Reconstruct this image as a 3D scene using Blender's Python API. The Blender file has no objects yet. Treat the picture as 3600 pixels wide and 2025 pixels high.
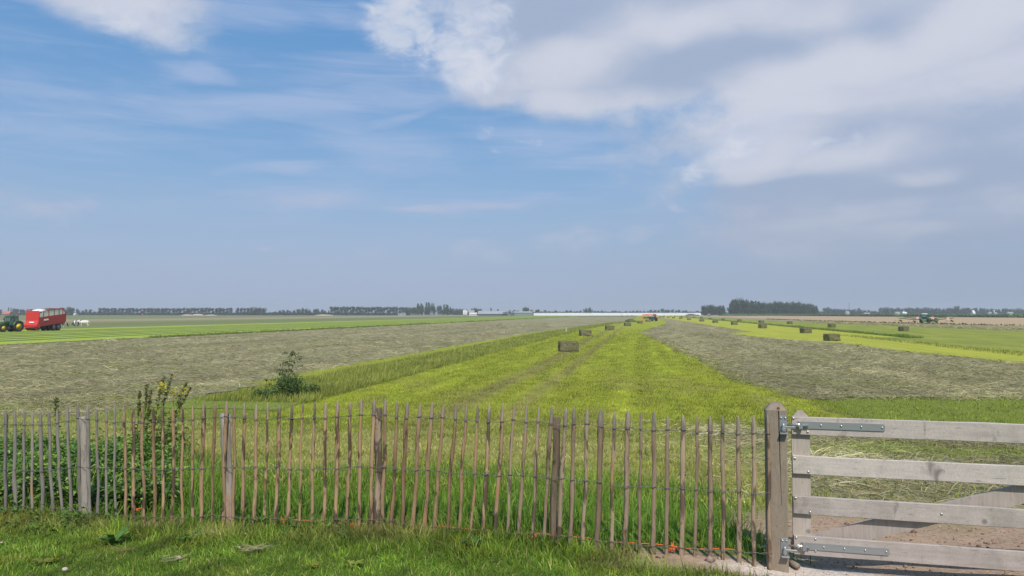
import bpy, bmesh, math, random
import numpy as np
from mathutils import Vector, Matrix, noise as mnoise

# ------------------------------------------------------------------ camera, sky, sun, exposure
scene = bpy.context.scene
COL = scene.collection
CAM_Z = 3.3                      # camera height over the polder field (it stands on the dike)
FPX = 2650.0                     # focal length in photograph pixels
HOR = 1101.0                     # horizon row of the photograph
R = math.radians
cam_data = bpy.data.cameras.new('camera')
cam_data.sensor_width = 36.0
cam_data.lens = 36.0 * FPX / 3600.0
cam_data.clip_start = 0.1
cam_data.clip_end = 30000.0
camera = bpy.data.objects.new('camera', cam_data)
COL.objects.link(camera)
camera.location = (0, 0, CAM_Z)
camera.rotation_euler = (R(90.0) + math.atan((HOR - 1012.5) / FPX), 0, 0)
scene.camera = camera

SUN_EL, SUN_AZ = R(50.0), R(172.0)          # azimuth clockwise from +Y (the view direction)
sun_data = bpy.data.lights.new('sun', 'SUN')
sun_data.energy = 4.0
sun_data.angle = R(0.6)
sun_data.color = (1.0, 0.95, 0.86)
sun = bpy.data.objects.new('sun', sun_data)
COL.objects.link(sun)
sun_dir = Vector((math.sin(SUN_AZ) * math.cos(SUN_EL), math.cos(SUN_AZ) * math.cos(SUN_EL), math.sin(SUN_EL)))
sun.rotation_euler = sun_dir.to_track_quat('Z', 'Y').to_euler()
sun.location = (0, -20, 40)

scene.view_settings.view_transform = 'Standard'
scene.view_settings.look = 'None'
scene.view_settings.exposure = 0.0
scene.view_settings.gamma = 1.0
scene.view_settings.use_curve_mapping = False
scene.cycles.use_denoising = True
scene.cycles.max_bounces = 6
scene.cycles.diffuse_bounces = 3
scene.cycles.transparent_max_bounces = 8
scene.cycles.volume_bounces = 0


class NT:
    """small helper for writing node trees as expressions"""
    def __init__(s, tree):
        s.t = tree
        s.n = tree.nodes
        s.l = tree.links

    def new(s, typ, **kw):
        n = s.n.new(typ)
        for k, v in kw.items():
            setattr(n, k, v)
        return n

    def put(s, sock, v):
        if isinstance(v, bpy.types.NodeSocket):
            s.l.new(v, sock)
        elif v is not None:
            sock.default_value = v

    def m(s, op, a, b=None, c=None, clamp=False):
        n = s.new('ShaderNodeMath', operation=op, use_clamp=clamp)
        s.put(n.inputs[0], a)
        s.put(n.inputs[1], b)
        s.put(n.inputs[2], c)
        return n.outputs[0]

    def add(s, a, b): return s.m('ADD', a, b)
    def sub(s, a, b): return s.m('SUBTRACT', a, b)
    def mul(s, a, b): return s.m('MULTIPLY', a, b)
    def div(s, a, b): return s.m('DIVIDE', a, b)

    def ramp(s, v, a, b, c=0.0, d=1.0, smooth=True):
        n = s.new('ShaderNodeMapRange', interpolation_type='SMOOTHSTEP' if smooth else 'LINEAR')
        for i, x in enumerate((v, a, b, c, d)):
            s.put(n.inputs[i], x)
        return n.outputs[0]

    def mix(s, f, a, b, mode='MIX'):
        n = s.new('ShaderNodeMix', data_type='RGBA', blend_type=mode)
        n.clamp_factor = True
        s.put(n.inputs[0], f)
        s.put(n.inputs[6], a if isinstance(a, bpy.types.NodeSocket) else (*a[:3], 1.0))
        s.put(n.inputs[7], b if isinstance(b, bpy.types.NodeSocket) else (*b[:3], 1.0))
        return n.outputs[2]

    def noise(s, vec, scale, detail=4.0, rough=0.55, dist=0.0, out=0):
        n = s.new('ShaderNodeTexNoise')
        s.put(n.inputs['Vector'], vec)
        s.put(n.inputs['Scale'], scale)
        n.inputs['Detail'].default_value = detail
        n.inputs['Roughness'].default_value = rough
        n.inputs['Distortion'].default_value = dist
        return n.outputs[out]

    def xyz(s, x, y, z):
        n = s.new('ShaderNodeCombineXYZ')
        s.put(n.inputs[0], x)
        s.put(n.inputs[1], y)
        s.put(n.inputs[2], z)
        return n.outputs[0]

    def sep(s, v):
        n = s.new('ShaderNodeSeparateXYZ')
        s.put(n.inputs[0], v)
        return n.outputs

    def vmap(s, v, scale=(1, 1, 1), rot=(0, 0, 0), loc=(0, 0, 0)):
        n = s.new('ShaderNodeMapping')
        s.put(n.inputs[0], v)
        n.inputs['Scale'].default_value = scale
        n.inputs['Rotation'].default_value = rot
        n.inputs['Location'].default_value = loc
        return n.outputs[0]


def lin(r, g, b):
    return tuple((c / 255 / 12.92) if c / 255 <= 0.04045 else ((c / 255 + 0.055) / 1.055) ** 2.4 for c in (r, g, b))


SKY_STRENGTH = 0.1
EXPO = 2.0 ** scene.view_settings.exposure


def build_world():
    w = bpy.data.worlds.new('World')
    scene.world = w
    w.cycles.sampling_method = 'MANUAL'
    w.cycles.sample_map_resolution = 256
    w.use_nodes = True
    w.node_tree.nodes.clear()
    k = NT(w.node_tree)
    sky = k.new('ShaderNodeTexSky', sky_type='NISHITA', sun_disc=False)
    sky.sun_elevation = SUN_EL
    sky.sun_rotation = SUN_AZ
    sky.altitude = 0.0
    sky.air_density = 1.0
    sky.dust_density = 1.2
    sky.ozone_density = 1.6
    g = k.new('ShaderNodeTexCoord').outputs['Generated']
    x, y, z = k.sep(g)
    zc = k.m('MAXIMUM', z, 0.0)
    az = k.m('ARCTAN2', x, y)
    el = k.m('ARCSINE', zc)
    te = k.add(k.m('TANGENT', el), 0.13)
    # cloud sheet seen in perspective: features flatten towards the horizon
    P = k.xyz(k.div(k.m('SINE', az), te), k.div(k.m('COSINE', az), te), 0.0)
    Q = k.xyz(az, k.mul(el, 1.7), 0.0)

    wa = k.noise(Q, 6.0, 2.0, 0.6, out=1)
    wv = k.new('ShaderNodeVectorMath', operation='MULTIPLY_ADD')
    k.put(wv.inputs[0], wa)
    wv.inputs[1].default_value = (0.085, 0.05, 0)
    k.put(wv.inputs[2], k.xyz(k.sub(az, 0.0425), k.sub(el, 0.025), 1.0))
    AE = wv.outputs[0]

    def blob(px, py, rx, ry, rot=0.0, wgt=1.0):
        a0 = math.atan((px - 1800) / FPX)
        e0 = math.atan((HOR - py) / FPX * math.cos(a0))
        # rotate with two dot products, so that the shader stays small
        c_, s_ = math.cos(R(rot)), math.sin(R(rot))
        d1 = k.new('ShaderNodeVectorMath', operation='DOT_PRODUCT')
        k.put(d1.inputs[0], AE)
        d1.inputs[1].default_value = (c_ * FPX / rx, s_ * FPX / rx, -(a0 * c_ + e0 * s_) * FPX / rx)
        d2 = k.new('ShaderNodeVectorMath', operation='DOT_PRODUCT')
        k.put(d2.inputs[0], AE)
        d2.inputs[1].default_value = (-s_ * FPX / ry, c_ * FPX / ry, (a0 * s_ - e0 * c_) * FPX / ry)
        d = k.m('SQRT', k.m('MULTIPLY_ADD', d1.outputs['Value'], d1.outputs['Value'], k.mul(d2.outputs['Value'], d2.outputs['Value'])))
        return k.ramp(d, 0.15, 1.4, wgt, 0.0)

    def total(lst):
        r = None
        for b in lst:
            s_ = blob(*b)
            r = s_ if r is None else k.m('MAXIMUM', r, s_)
        return r

    K = 1.0 / (SKY_STRENGTH * EXPO)

    def C(r, g_, b):
        return tuple(v * K for v in lin(r, g_, b))

    warp = k.new('ShaderNodeVectorMath', operation='ADD')
    wn = k.new('ShaderNodeVectorMath', operation='SCALE')
    k.put(wn.inputs[0], k.noise(Q, 7.0, 3.0, 0.6, out=1))
    wn.inputs['Scale'].default_value = 0.06
    k.put(warp.inputs[0], Q)
    k.put(warp.inputs[1], wn.outputs[0])
    Qw = warp.outputs[0]

    front = k.ramp(y, -0.1, 0.35)                      # the hand-placed banks lie ahead; plain broken cloud all round
    # --- thin high veil and streaks
    st = k.noise(k.vmap(Q, (4.0, 20.0, 1), (0, 0, R(-11))), 1.3, 6.0, 0.64, 0.9)
    st2 = k.noise(k.vmap(Q, (1.8, 7.0, 1), (0, 0, R(-6)), (3.1, 1.7, 0)), 1.6, 4.0, 0.55, 0.6)
    veil_bias = total([(1050, 345, 760, 62, 7, 0.62), (1330, 510, 260, 75, -8, 0.55), (950, 585, 190, 30, 10, 0.62), (1080, 720, 190, 55, 3, 0.62),
                       (900, 20, 520, 60, 3, 0.5), (690, 225, 120, 32, 2, 0.72), (1650, 720, 420, 24, 5, 0.62), (90, 285, 260, 30, -2, 0.35),
                       (1420, 405, 150, 22, 20, 0.48), (1950, 480, 320, 60, 3, 0.42), (2100, 560, 300, 30, 3, 0.4), (1250, 240, 500, 70, 4, 0.3),
                       (260, 470, 420, 70, 4, 0.25)])
    veil = k.ramp(k.add(k.mul(st, 0.80), k.add(k.mul(st2, 0.35), k.mul(k.mul(veil_bias, front), 0.55))), 0.46, 1.02)
    # --- main cloud decks
    n1 = k.noise(P, 1.55, 6.0, 0.56, 0.25)
    n2 = k.noise(Qw, 9.0, 6.0, 0.6, 0.0)
    nn = k.add(k.mul(n1, 0.45), k.mul(n2, 0.55))
    bias_soft = total([(2350, 60, 1120, 430, 0, 1.0), (3250, 350, 1150, 620, 0, 1.0), (3100, 700, 900, 340, 0, 0.92),
                       (2150, 270, 640, 170, 4, 0.95), (1750, 290, 260, 120, 0, 0.8), (2700, 560, 330, 190, 20, 0.95), (330, -60, 440, 190, -6, 0.85), (60, 690, 300, 110, -6, 0.62), (2650, 640, 300, 220, 28, 0.75),
                       (-700, 200, 420, 260, 0, 0.8), (4700, 500, 900, 700, 0, 0.95), (2720, 770, 470, 170, 8, 0.9)])
    bias_hard = total([(1400, 70, 190, 150, -30, 1.0), (1590, 190, 150, 120, -25, 1.0), (1330, 50, 120, 70, 0, 0.8), (1700, 120, 180, 200, 0, 0.9),
                       (1700, 490, 70, 38, 8, 0.78), (1830, 480, 100, 50, 0, 0.62), (1730, 540, 36, 16, 0, 0.7), (620, 55, 130, 35, 12, 0.62), (400, 60, 190, 75, -6, 0.8),
                       (2600, 490, 210, 120, 18, 0.95), (2700, 450, 160, 60, 10, 0.85), (2950, 500, 200, 60, 6, 0.8), (2440, 590, 110, 70, 25, 0.75), (2275, 700, 50, 40, 20, 0.6), (2360, 745, 55, 45, 20, 0.6), (2380, 465, 60, 28, 0, 0.62),
                       (2020, 840, 190, 70, 4, 0.56), (1690, 880, 190, 60, 0, 0.52), (2220, 830, 130, 60, 5, 0.55), (1320, 890, 90, 40, 0, 0.5), (920, 870, 50, 12, 0, 0.5),
                       (20, 650, 70, 60, 0, 0.7), (230, 700, 90, 36, 0, 0.62)])
    around = k.ramp(k.noise(P, 0.45, 3.0, 0.5), 0.42, 0.66, 0.0, 0.85)
    behind = k.sub(1.0, front)
    bs = k.add(k.mul(bias_soft, front), k.mul(around, behind))
    soft = k.ramp(k.add(bs, k.mul(k.sub(nn, 0.5), 1.5)), 0.34, 0.84)
    n3 = k.noise(Qw, 21.0, 5.0, 0.62, 0.3)
    hard_v = k.add(k.mul(bias_hard, front), k.mul(k.sub(k.add(k.mul(n2, 0.5), k.mul(n3, 0.5)), 0.5), 2.9))
    hard = k.ramp(hard_v, 0.40, 1.05)
    # --- light and shade inside the decks
    lo = k.noise(k.vmap(P, (1.0, 1.0, 1), (0, 0, R(8)), (4.2, 0.6, 0)), 1.0, 5.0, 0.5, 0.5)
    bright = total([(2450, 75, 520, 80, 0, 0.9), (2050, 210, 330, 110, 8, 0.9), (2200, 340, 520, 80, -3, 0.85), (2950, 250, 520, 110, 4, 0.9), (2750, 370, 420, 70, 2, 0.85),
                    (3420, 100, 420, 110, 14, 0.85), (3420, 280, 500, 130, 8, 0.75), (2680, 500, 280, 110, 10, 0.8), (3050, 520, 240, 60, 8, 0.75), (3270, 625, 130, 26, 0, 0.85), (3200, 815, 150, 24, 0, 0.6),
                    (3300, 720, 500, 40, 0, 0.5), (450, 80, 260, 110, -5, 0.75), (1450, 60, 260, 200, 0, 1.0), (1590, 200, 140, 110, 0, 1.0), (2960, 765, 300, 30, 0, 0.4)])
    dark = total([(2480, 210, 420, 120, 8, 0.95), (1900, 60, 240, 90, 0, 0.8), (2720, 665, 290, 42, 0, 1.0), (2950, 700, 330, 60, 0, 0.5), (3150, 450, 420, 70, 0, 0.5),
                  (3500, 640, 380, 100, 0, 0.55), (3050, 60, 160, 90, 0, 0.55), (3450, 860, 400, 90, 0, 0.5)])
    lit = k.add(k.add(k.mul(lo, 0.5), k.add(k.mul(n2, 0.35), k.mul(n3, 0.15))), k.mul(front, k.sub(k.mul(bright, 0.34), k.mul(dark, 0.36))))
    lit = k.ramp(lit, 0.22, 0.86)
    cloud_c = k.mix(lit, C(163, 179, 206), C(209, 213, 226))
    hard_c = k.mix(k.ramp(k.add(k.mul(n3, 0.6), k.mul(k.m('MINIMUM', hard_v, 1.2), 0.3)), 0.3, 0.85), C(180, 196, 224), C(216, 220, 231))
    col = k.mix(0.75, sky.outputs[0], k.mix(k.ramp(el, 0.06, 0.40), C(140, 181, 222), C(98, 157, 216)))
    col = k.mix(k.mul(veil, 0.62), col, C(176, 192, 224))
    col = k.mix(k.mul(soft, 0.97), col, cloud_c)
    fade = k.ramp(el, 0.03, 0.22, 0.35, 0.95)
    col = k.mix(k.mul(k.mul(hard, fade), 0.9), col, hard_c)
    # --- the moist layer over the land
    hz_n = k.noise(k.vmap(Q, (1.2, 9.0, 1)), 2.0, 4.0, 0.55)
    hz_col = k.mix(k.ramp(k.add(az, k.mul(k.sub(hz_n, 0.5), 0.5)), -0.25, 0.6), C(168, 182, 208), C(157, 171, 192))
    hz = k.ramp(k.add(el, k.mul(k.sub(hz_n, 0.5), 0.10)), -0.01, 0.24, 1.0, 0.0)
    col = k.mix(k.mul(k.m('POWER', hz, 1.3), 0.93), col, hz_col)
    low = total([(2020, 845, 230, 60, 4, 0.9), (2240, 830, 130, 45, 0, 0.85), (1690, 885, 200, 55, 0, 0.8), (1320, 893, 110, 36, 0, 0.75), (60, 690, 260, 80, -6, 0.9), (230, 695, 110, 40, 0, 0.85),
                 (1080, 718, 200, 50, 3, 0.8), (920, 870, 40, 10, 0, 0.9), (3200, 815, 190, 26, 0, 0.8), (3050, 740, 500, 30, -2, 0.7), (1650, 722, 520, 20, 5, 0.85), (2700, 880, 420, 40, 0, 0.6), (2480, 790, 260, 60, 12, 0.7)])
    lown = k.ramp(k.add(k.mul(low, front), k.mul(k.sub(k.add(k.mul(n2, 0.6), k.mul(n3, 0.4)), 0.5), 2.4)), 0.40, 1.1)
    col = k.mix(k.mul(lown, 0.48), col, C(186, 194, 215))
    bg = k.new('ShaderNodeBackground')
    bg.inputs['Strength'].default_value = SKY_STRENGTH
    k.put(bg.inputs['Color'], col)
    out = k.new('ShaderNodeOutputWorld')
    k.l.new(bg.outputs[0], out.inputs['Surface'])


build_world()

# ------------------------------------------------------------------ helpers
random.seed(7)
RNG = np.random.default_rng(11)
PITCH = math.atan((HOR - 1012.5) / FPX)
CP, SP = math.cos(PITCH), math.sin(PITCH)


def ray(px, py):
    a, b = (px - 1800.0) / FPX, (1012.5 - py) / FPX
    return Vector((a, CP - b * SP, SP + b * CP))


def at_depth(px, py, Y):
    """point of the place seen at that pixel of the photograph, Y metres out"""
    d = ray(px, py)
    return Vector((d.x * Y / d.y, Y, CAM_Z + d.z * Y / d.y))


def on_ground(px, py, z=0.0):
    d = ray(px, py)
    s = (z - CAM_Z) / d.z
    return Vector((d.x * s, d.y * s, z))


TH = R(9.6)                                        # the strips of the polder run this way
CT, ST = math.cos(TH), math.sin(TH)


def TS(t, s):
    return (t * CT + s * ST, -t * ST + s * CT)


def to_t(x, y): return x * CT - y * ST
def to_s(x, y): return x * ST + y * CT


def tag(o, label=None, cat=None, group=None, kind=None):
    for k_, v in (('label', label), ('category', cat), ('group', group), ('kind', kind)):
        if v:
            o[k_] = v
    return o


def thing(name, label, cat, loc=(0, 0, 0), rz=0.0, group=None, scale=1.0):
    o = bpy.data.objects.new(name, None)
    COL.objects.link(o)
    o.location = loc
    o.rotation_euler = (0, 0, rz)
    o.scale = (scale,) * 3
    return tag(o, label, cat, group)


def link(name, me, mat=None, parent=None):
    o = bpy.data.objects.new(name, me)
    COL.objects.link(o)
    if mat is not None and not me.materials:
        me.materials.append(mat)
    if parent is not None:
        o.parent = parent
    return o


def smooth(me, on=True):
    me.polygons.foreach_set('use_smooth', [on] * len(me.polygons))


def bm_obj(name, bm, mat, parent=None, sm=False):
    me = bpy.data.meshes.new(name)
    bm.normal_update()
    bm.to_mesh(me)
    bm.free()
    if sm:
        smooth(me)
    return link(name, me, mat, parent)


def copy_tree(o, parent=None):
    c = o.copy()
    COL.objects.link(c)
    c.parent = parent
    for ch in [q for q in o.children]:
        copy_tree(ch, c)
    return c


def box(bm, c, size, rot=None, taper=None, bevel=0.0):
    """a box; taper = (tx, ty) shrinks its top"""
    hx, hy, hz = (s_ / 2 for s_ in size)
    tx, ty = taper or (1, 1)
    co = [(-hx, -hy, -hz), (hx, -hy, -hz), (hx, hy, -hz), (-hx, hy, -hz),
          (-hx * tx, -hy * ty, hz), (hx * tx, -hy * ty, hz), (hx * tx, hy * ty, hz), (-hx * tx, hy * ty, hz)]
    m = rot.to_4x4() if rot is not None else Matrix.Identity(4)
    m = Matrix.Translation(Vector(c)) @ m
    vs = [bm.verts.new(m @ Vector(p)) for p in co]
    fs = [bm.faces.new([vs[i] for i in f]) for f in ((3, 2, 1, 0), (4, 5, 6, 7), (0, 1, 5, 4), (1, 2, 6, 5), (2, 3, 7, 6), (3, 0, 4, 7))]
    if bevel:
        es = list({e for f in fs for e in f.edges})
        bmesh.ops.bevel(bm, geom=es, offset=bevel, segments=1, affect='EDGES', profile=0.5)
    return vs


def prism(bm, outline, axis_vec, thick, origin=(0, 0, 0), ex=(1, 0, 0), ez=(0, 0, 1)):
    """extruded outline: points (a,b) in the plane ex,ez, thickness along axis_vec (centred)"""
    o, ex, ez, n = Vector(origin), Vector(ex), Vector(ez), Vector(axis_vec)
    A = [bm.verts.new(o + ex * a + ez * b - n * thick / 2) for a, b in outline]
    B = [bm.verts.new(o + ex * a + ez * b + n * thick / 2) for a, b in outline]
    bm.faces.new(A[::-1])
    bm.faces.new(B)
    for i in range(len(A)):
        j = (i + 1) % len(A)
        bm.faces.new((A[i], A[j], B[j], B[i]))
    bmesh.ops.recalc_face_normals(bm, faces=bm.faces)


def tube(bm, pts, rad, n=6, cap=True):
    pts = [Vector(p) for p in pts]
    rads = rad if isinstance(rad, (list, tuple)) else [rad] * len(pts)
    rings = []
    for i, p in enumerate(pts):
        d = (pts[min(i + 1, len(pts) - 1)] - pts[max(i - 1, 0)])
        d = d.normalized() if d.length > 1e-9 else Vector((0, 0, 1))
        a = d.orthogonal().normalized() if i == 0 else (rings_a - d * rings_a.dot(d)).normalized()
        rings_a = a
        b = d.cross(a)
        rings.append([bm.verts.new(p + (a * math.cos(2 * math.pi * q / n) + b * math.sin(2 * math.pi * q / n)) * rads[i]) for q in range(n)])
    for r0, r1 in zip(rings, rings[1:]):
        for q in range(n):
            bm.faces.new((r0[q], r0[(q + 1) % n], r1[(q + 1) % n], r1[q]))
    if cap:
        bm.faces.new(rings[0][::-1])
        bm.faces.new(rings[-1])


def lathe(bm, prof, n=20, axis='y', c=(0, 0, 0)):
    """profile [(radius, along)] turned about an axis"""
    c = Vector(c)
    rings = []
    for r_, h in prof:
        ring = []
        for q in range(n):
            a = 2 * math.pi * q / n
            u, v = r_ * math.cos(a), r_ * math.sin(a)
            p = {'y': (u, h, v), 'z': (u, v, h), 'x': (h, u, v)}[axis]
            ring.append(bm.verts.new(c + Vector(p)))
        rings.append(ring)
    for r0, r1 in zip(rings, rings[1:]):
        for q in range(n):
            bm.faces.new((r0[q], r0[(q + 1) % n], r1[(q + 1) % n], r1[q]))
    bm.faces.new(rings[0])
    bm.faces.new(rings[-1])
    bmesh.ops.recalc_face_normals(bm, faces=bm.faces)


def np_mesh(name, co, loops, starts, totals, col=None):
    me = bpy.data.meshes.new(name)
    me.vertices.add(len(co))
    me.vertices.foreach_set('co', np.ascontiguousarray(co, dtype=np.float32).ravel())
    me.loops.add(len(loops))
    me.loops.foreach_set('vertex_index', np.ascontiguousarray(loops, dtype=np.int32))
    me.polygons.add(len(starts))
    me.polygons.foreach_set('loop_start', np.ascontiguousarray(starts, dtype=np.int32))
    me.update(calc_edges=True)
    if col is not None:
        a = me.attributes.new('Col', 'FLOAT_COLOR', 'POINT')
        c4 = np.ones((len(co), 4), dtype=np.float32)
        c4[:, :3] = col
        a.data.foreach_set('color', c4.ravel())
    return me


def ribbons(name, root, direc, up, length, width, curl, colors, segs=2, tip=0.15, face=None):
    """many bent grass blades / hay strands as one mesh. direc: unit start direction, up: how it droops"""
    n = len(root)
    k = segs + 1
    side = np.cross(direc, np.array([0, 0, 1.0]))
    ln = np.linalg.norm(side, axis=1, keepdims=True)
    side = np.where(ln > 1e-4, side / np.maximum(ln, 1e-4), np.array([1.0, 0, 0]))
    if face is not None:
        side = face
    P = np.zeros((n, k, 2, 3), dtype=np.float32)
    Cc = np.zeros((n, k, 2, 3), dtype=np.float32)
    for i in range(k):
        f = i / segs
        c = root + direc * (length * f)[:, None] + up * (curl * length * f * f)[:, None]
        w = (width * (1 - (1 - tip) * f ** 1.5) * 0.5)[:, None]
        P[:, i, 0] = c - side * w
        P[:, i, 1] = c + side * w
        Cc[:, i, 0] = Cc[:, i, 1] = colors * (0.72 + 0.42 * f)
    base = (np.arange(n) * k * 2)[:, None]
    quads = []
    for i in range(segs):
        quads.append(np.stack([base[:, 0] + 2 * i, base[:, 0] + 2 * i + 1, base[:, 0] + 2 * i + 3, base[:, 0] + 2 * i + 2], axis=1))
    L = np.stack(quads, axis=1).reshape(-1)
    nf = n * segs
    return np_mesh(name, P.reshape(-1, 3), L, np.arange(nf) * 4, np.full(nf, 4), Cc.reshape(-1, 3))


def vnoise(x, y, sc, seed=0):
    """cheap smooth 2-d value noise on arrays, 0..1"""
    x = np.asarray(x) * sc + seed * 17.31
    y = np.asarray(y) * sc - seed * 9.73
    xi, yi = np.floor(x), np.floor(y)
    fx, fy = x - xi, y - yi
    fx, fy = fx * fx * (3 - 2 * fx), fy * fy * (3 - 2 * fy)

    def h(a, b):
        v = np.sin(a * 127.1 + b * 311.7 + seed * 74.7) * 43758.5453
        return v - np.floor(v)
    return (h(xi, yi) * (1 - fx) + h(xi + 1, yi) * fx) * (1 - fy) + (h(xi, yi + 1) * (1 - fx) + h(xi + 1, yi + 1) * fx) * fy


def fbm(x, y, sc, seed=0, o=4):
    r, a, tot = 0, 1.0, 0
    for i in range(o):
        r = r + a * vnoise(x, y, sc * 2 ** i, seed + i)
        tot += a
        a *= 0.5
    return r / tot


def sstep(a, b, x):
    f = np.clip((np.asarray(x, dtype=float) - a) / (b - a), 0, 1)
    return f * f * (3 - 2 * f)


# ------------------------------------------------------------------ materials
def new_mat(name):
    m = bpy.data.materials.new(name)
    m.use_nodes = True
    m.node_tree.nodes.clear()
    k = NT(m.node_tree)
    out = k.new('ShaderNodeOutputMaterial')
    return m, k, out


def principled(k, out, color, rough=0.6, spec=0.3, metal=0.0, normal=None):
    b = k.new('ShaderNodeBsdfPrincipled')
    k.put(b.inputs['Base Color'], color if isinstance(color, bpy.types.NodeSocket) else (*color[:3], 1))
    k.put(b.inputs['Roughness'], rough)
    k.put(b.inputs['Specular IOR Level'], spec)
    k.put(b.inputs['Metallic'], metal)
    if normal is not None:
        k.put(b.inputs['Normal'], normal)
    k.l.new(b.outputs[0], out.inputs['Surface'])
    return b


def bump(k, height, strength=0.5, dist=0.02):
    b = k.new('ShaderNodeBump')
    b.inputs['Strength'].default_value = strength
    b.inputs['Distance'].default_value = dist
    k.put(b.inputs['Height'], height)
    return b.outputs[0]


def paint(name, color, rough=0.45, spec=0.4, wear=0.25, scale=6.0, metal=0.0, dirt=(0.12, 0.1, 0.07)):
    """painted or plain surface with patchy dirt and fading"""
    m, k, out = new_mat(name)
    tc = k.new('ShaderNodeTexCoord').outputs['Object']
    n = k.noise(tc, scale, 5.0, 0.6)
    n2 = k.noise(tc, scale * 7, 3.0, 0.6)
    f = k.mul(k.ramp(k.add(k.mul(n, 0.7), k.mul(n2, 0.3)), 0.42, 0.78), wear)
    c = k.mix(f, color, dirt)
    principled(k, out, c, k.add(rough, k.mul(f, 0.4)), spec, metal)
    return m


def blade_mat(name, trans=0.28, spec=0.25, rough=0.55):
    m, k, out = new_mat(name)
    a = k.new('ShaderNodeAttribute', attribute_name='Col')
    d = k.new('ShaderNodeBsdfPrincipled')
    k.put(d.inputs['Base Color'], a.outputs['Color'])
    d.inputs['Roughness'].default_value = rough
    d.inputs['Specular IOR Level'].default_value = spec
    t = k.new('ShaderNodeBsdfTranslucent')
    k.put(t.inputs['Color'], k.mix(0.6, a.outputs['Color'], (0.9, 1.0, 0.35), 'MULTIPLY'))
    mx = k.new('ShaderNodeMixShader')
    mx.inputs[0].default_value = trans
    k.l.new(d.outputs[0], mx.inputs[1])
    k.l.new(t.outputs[0], mx.inputs[2])
    k.l.new(mx.outputs[0], out.inputs['Surface'])
    return m


M_BLADE = blade_mat('grass_blades')
M_HAY = blade_mat('hay_strands', 0.12, 0.15, 0.7)
M_LEAF = blade_mat('weed_leaves', 0.25, 0.3, 0.5)

# ------------------------------------------------------------------ the lie of the land
D_TAB = ([-400, 0, 420, 800, 1300, 1950, 2720, 2790, 3600, 4400], [10.3, 9.3, 8.35, 7.5, 7.15, 6.55, 6.3, 6.4, 5.96, 5.6])
B_TAB = ([-300, 18, 250, 375, 600, 800, 1000, 1300, 1500, 1800, 1960, 2200, 2450, 2650, 2750, 3600],
         [1800, 1808, 1815, 1835, 1844, 1852, 1856, 1866, 1870, 1890, 1920, 1935, 1955, 1986, 2002, 2060])


def fdepth(px):
    return float(np.interp(px, *D_TAB))


_fx, _fy, _fz = [], [], []
for p_ in np.linspace(-300, 3600, 60):
    q_ = at_depth(p_, np.interp(p_, *B_TAB), fdepth(p_))
    _fx.append(q_.x)
    _fy.append(q_.y)
    _fz.append(q_.z)
_fx, _fy, _fz = (np.array(v) for v in (_fx, _fy, _fz))
_fz[:] = np.convolve(np.pad(_fz, 2, mode='edge'), np.ones(5) / 5, 'valid')


def yf(x):
    """the fence and gate line over the plan"""
    r = np.interp(x, _fx, _fy)
    r = np.where(np.asarray(x) < _fx[0], np.minimum(_fy[0] + (_fx[0] - np.asarray(x)) * 0.3, 14.0), r)
    return r


def terrain(x, y):
    x, y = np.asarray(x, dtype=float), np.asarray(y, dtype=float)
    f = yf(x)
    z0 = np.interp(x, _fx, _fz)
    d = y - f
    z = z0 * (1 - sstep(0.0, 1.0, d / np.maximum(25.0 - f, 9.0)))
    z = z + np.where(d < 0, np.minimum(-d, 8.0) * 0.035, 0)
    z = z + (fbm(x, y, 1.1, 3, 3) - 0.5) * 0.07 * sstep(26, 22, y)
    return z


def tz(x, y):
    return float(terrain(np.array([x]), np.array([y]))[0])


# sand at the gate post, bare soil in the gateway, dry litter on the bank: real colours of the ground
def bank_zones(x, y):
    d = y - yf(x)
    n = fbm(x, y, 1.6, 5, 4) - 0.5
    n2 = fbm(x, y, 0.45, 9, 3) - 0.5
    soil = sstep(2.15, 2.7, x + 1.2 * n) * sstep(2.9, 1.5, d + 1.6 * n + 0.2 * np.maximum(3.2 - x, 0)) * sstep(-1.2, -0.35, d + 0.8 * n)
    soil = np.maximum(soil, sstep(0.5, 1.5, x + 0.8 * n) * sstep(0.42, 0.18, np.abs(d + 0.1 + 0.3 * n)))
    soil = np.maximum(soil, sstep(0.25, 0.05, np.abs(d + 0.02)) * sstep(0.55, 0.7, fbm(x, y, 0.9, 21, 3)) * 0.8)
    sand = sstep(1.0, 0.55, np.hypot((x - 2.5) / 1.05, (d + 0.16 + 0.04 * (x - 2.5)) / 0.36) + 0.7 * n)
    dry = sstep(2.2, 4.2, d + 3.0 * n2) * sstep(17.5, 9.0, d + 4 * n2)
    hay = sstep(2.6, 4.0, x - 0.12 * d + 1.0 * n2) * sstep(1.9, 3.0, d + 1.4 * n) * sstep(15.2, 13.8, d + 1.5 * n2)
    lawn = sstep(0.15, -0.25, d + 0.5 * n)
    return d, soil, sand, dry, hay, lawn


def ground_mat(name, attr, c1=None, c2=None, sc=3.0, bstr=0.6):
    m, k, out = new_mat(name)
    pos = k.new('ShaderNodeNewGeometry').outputs['Position']
    fine = k.noise(pos, 28.0, 4.0, 0.65)
    mid = k.noise(pos, sc, 5.0, 0.6)
    a = k.new('ShaderNodeAttribute', attribute_name=attr).outputs['Color']
    v = k.add(k.mul(fine, 0.9), k.mul(mid, 0.5))
    c = k.mix(1.0, a, k.xyz(v, v, v), 'MULTIPLY')
    c = k.mix(1.0, c, (1.45, 1.45, 1.45), 'MULTIPLY')
    principled(k, out, c, 0.95, 0.1, normal=bump(k, k.add(fine, k.mul(mid, 2.0)), bstr, 0.03))
    return m


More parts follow.
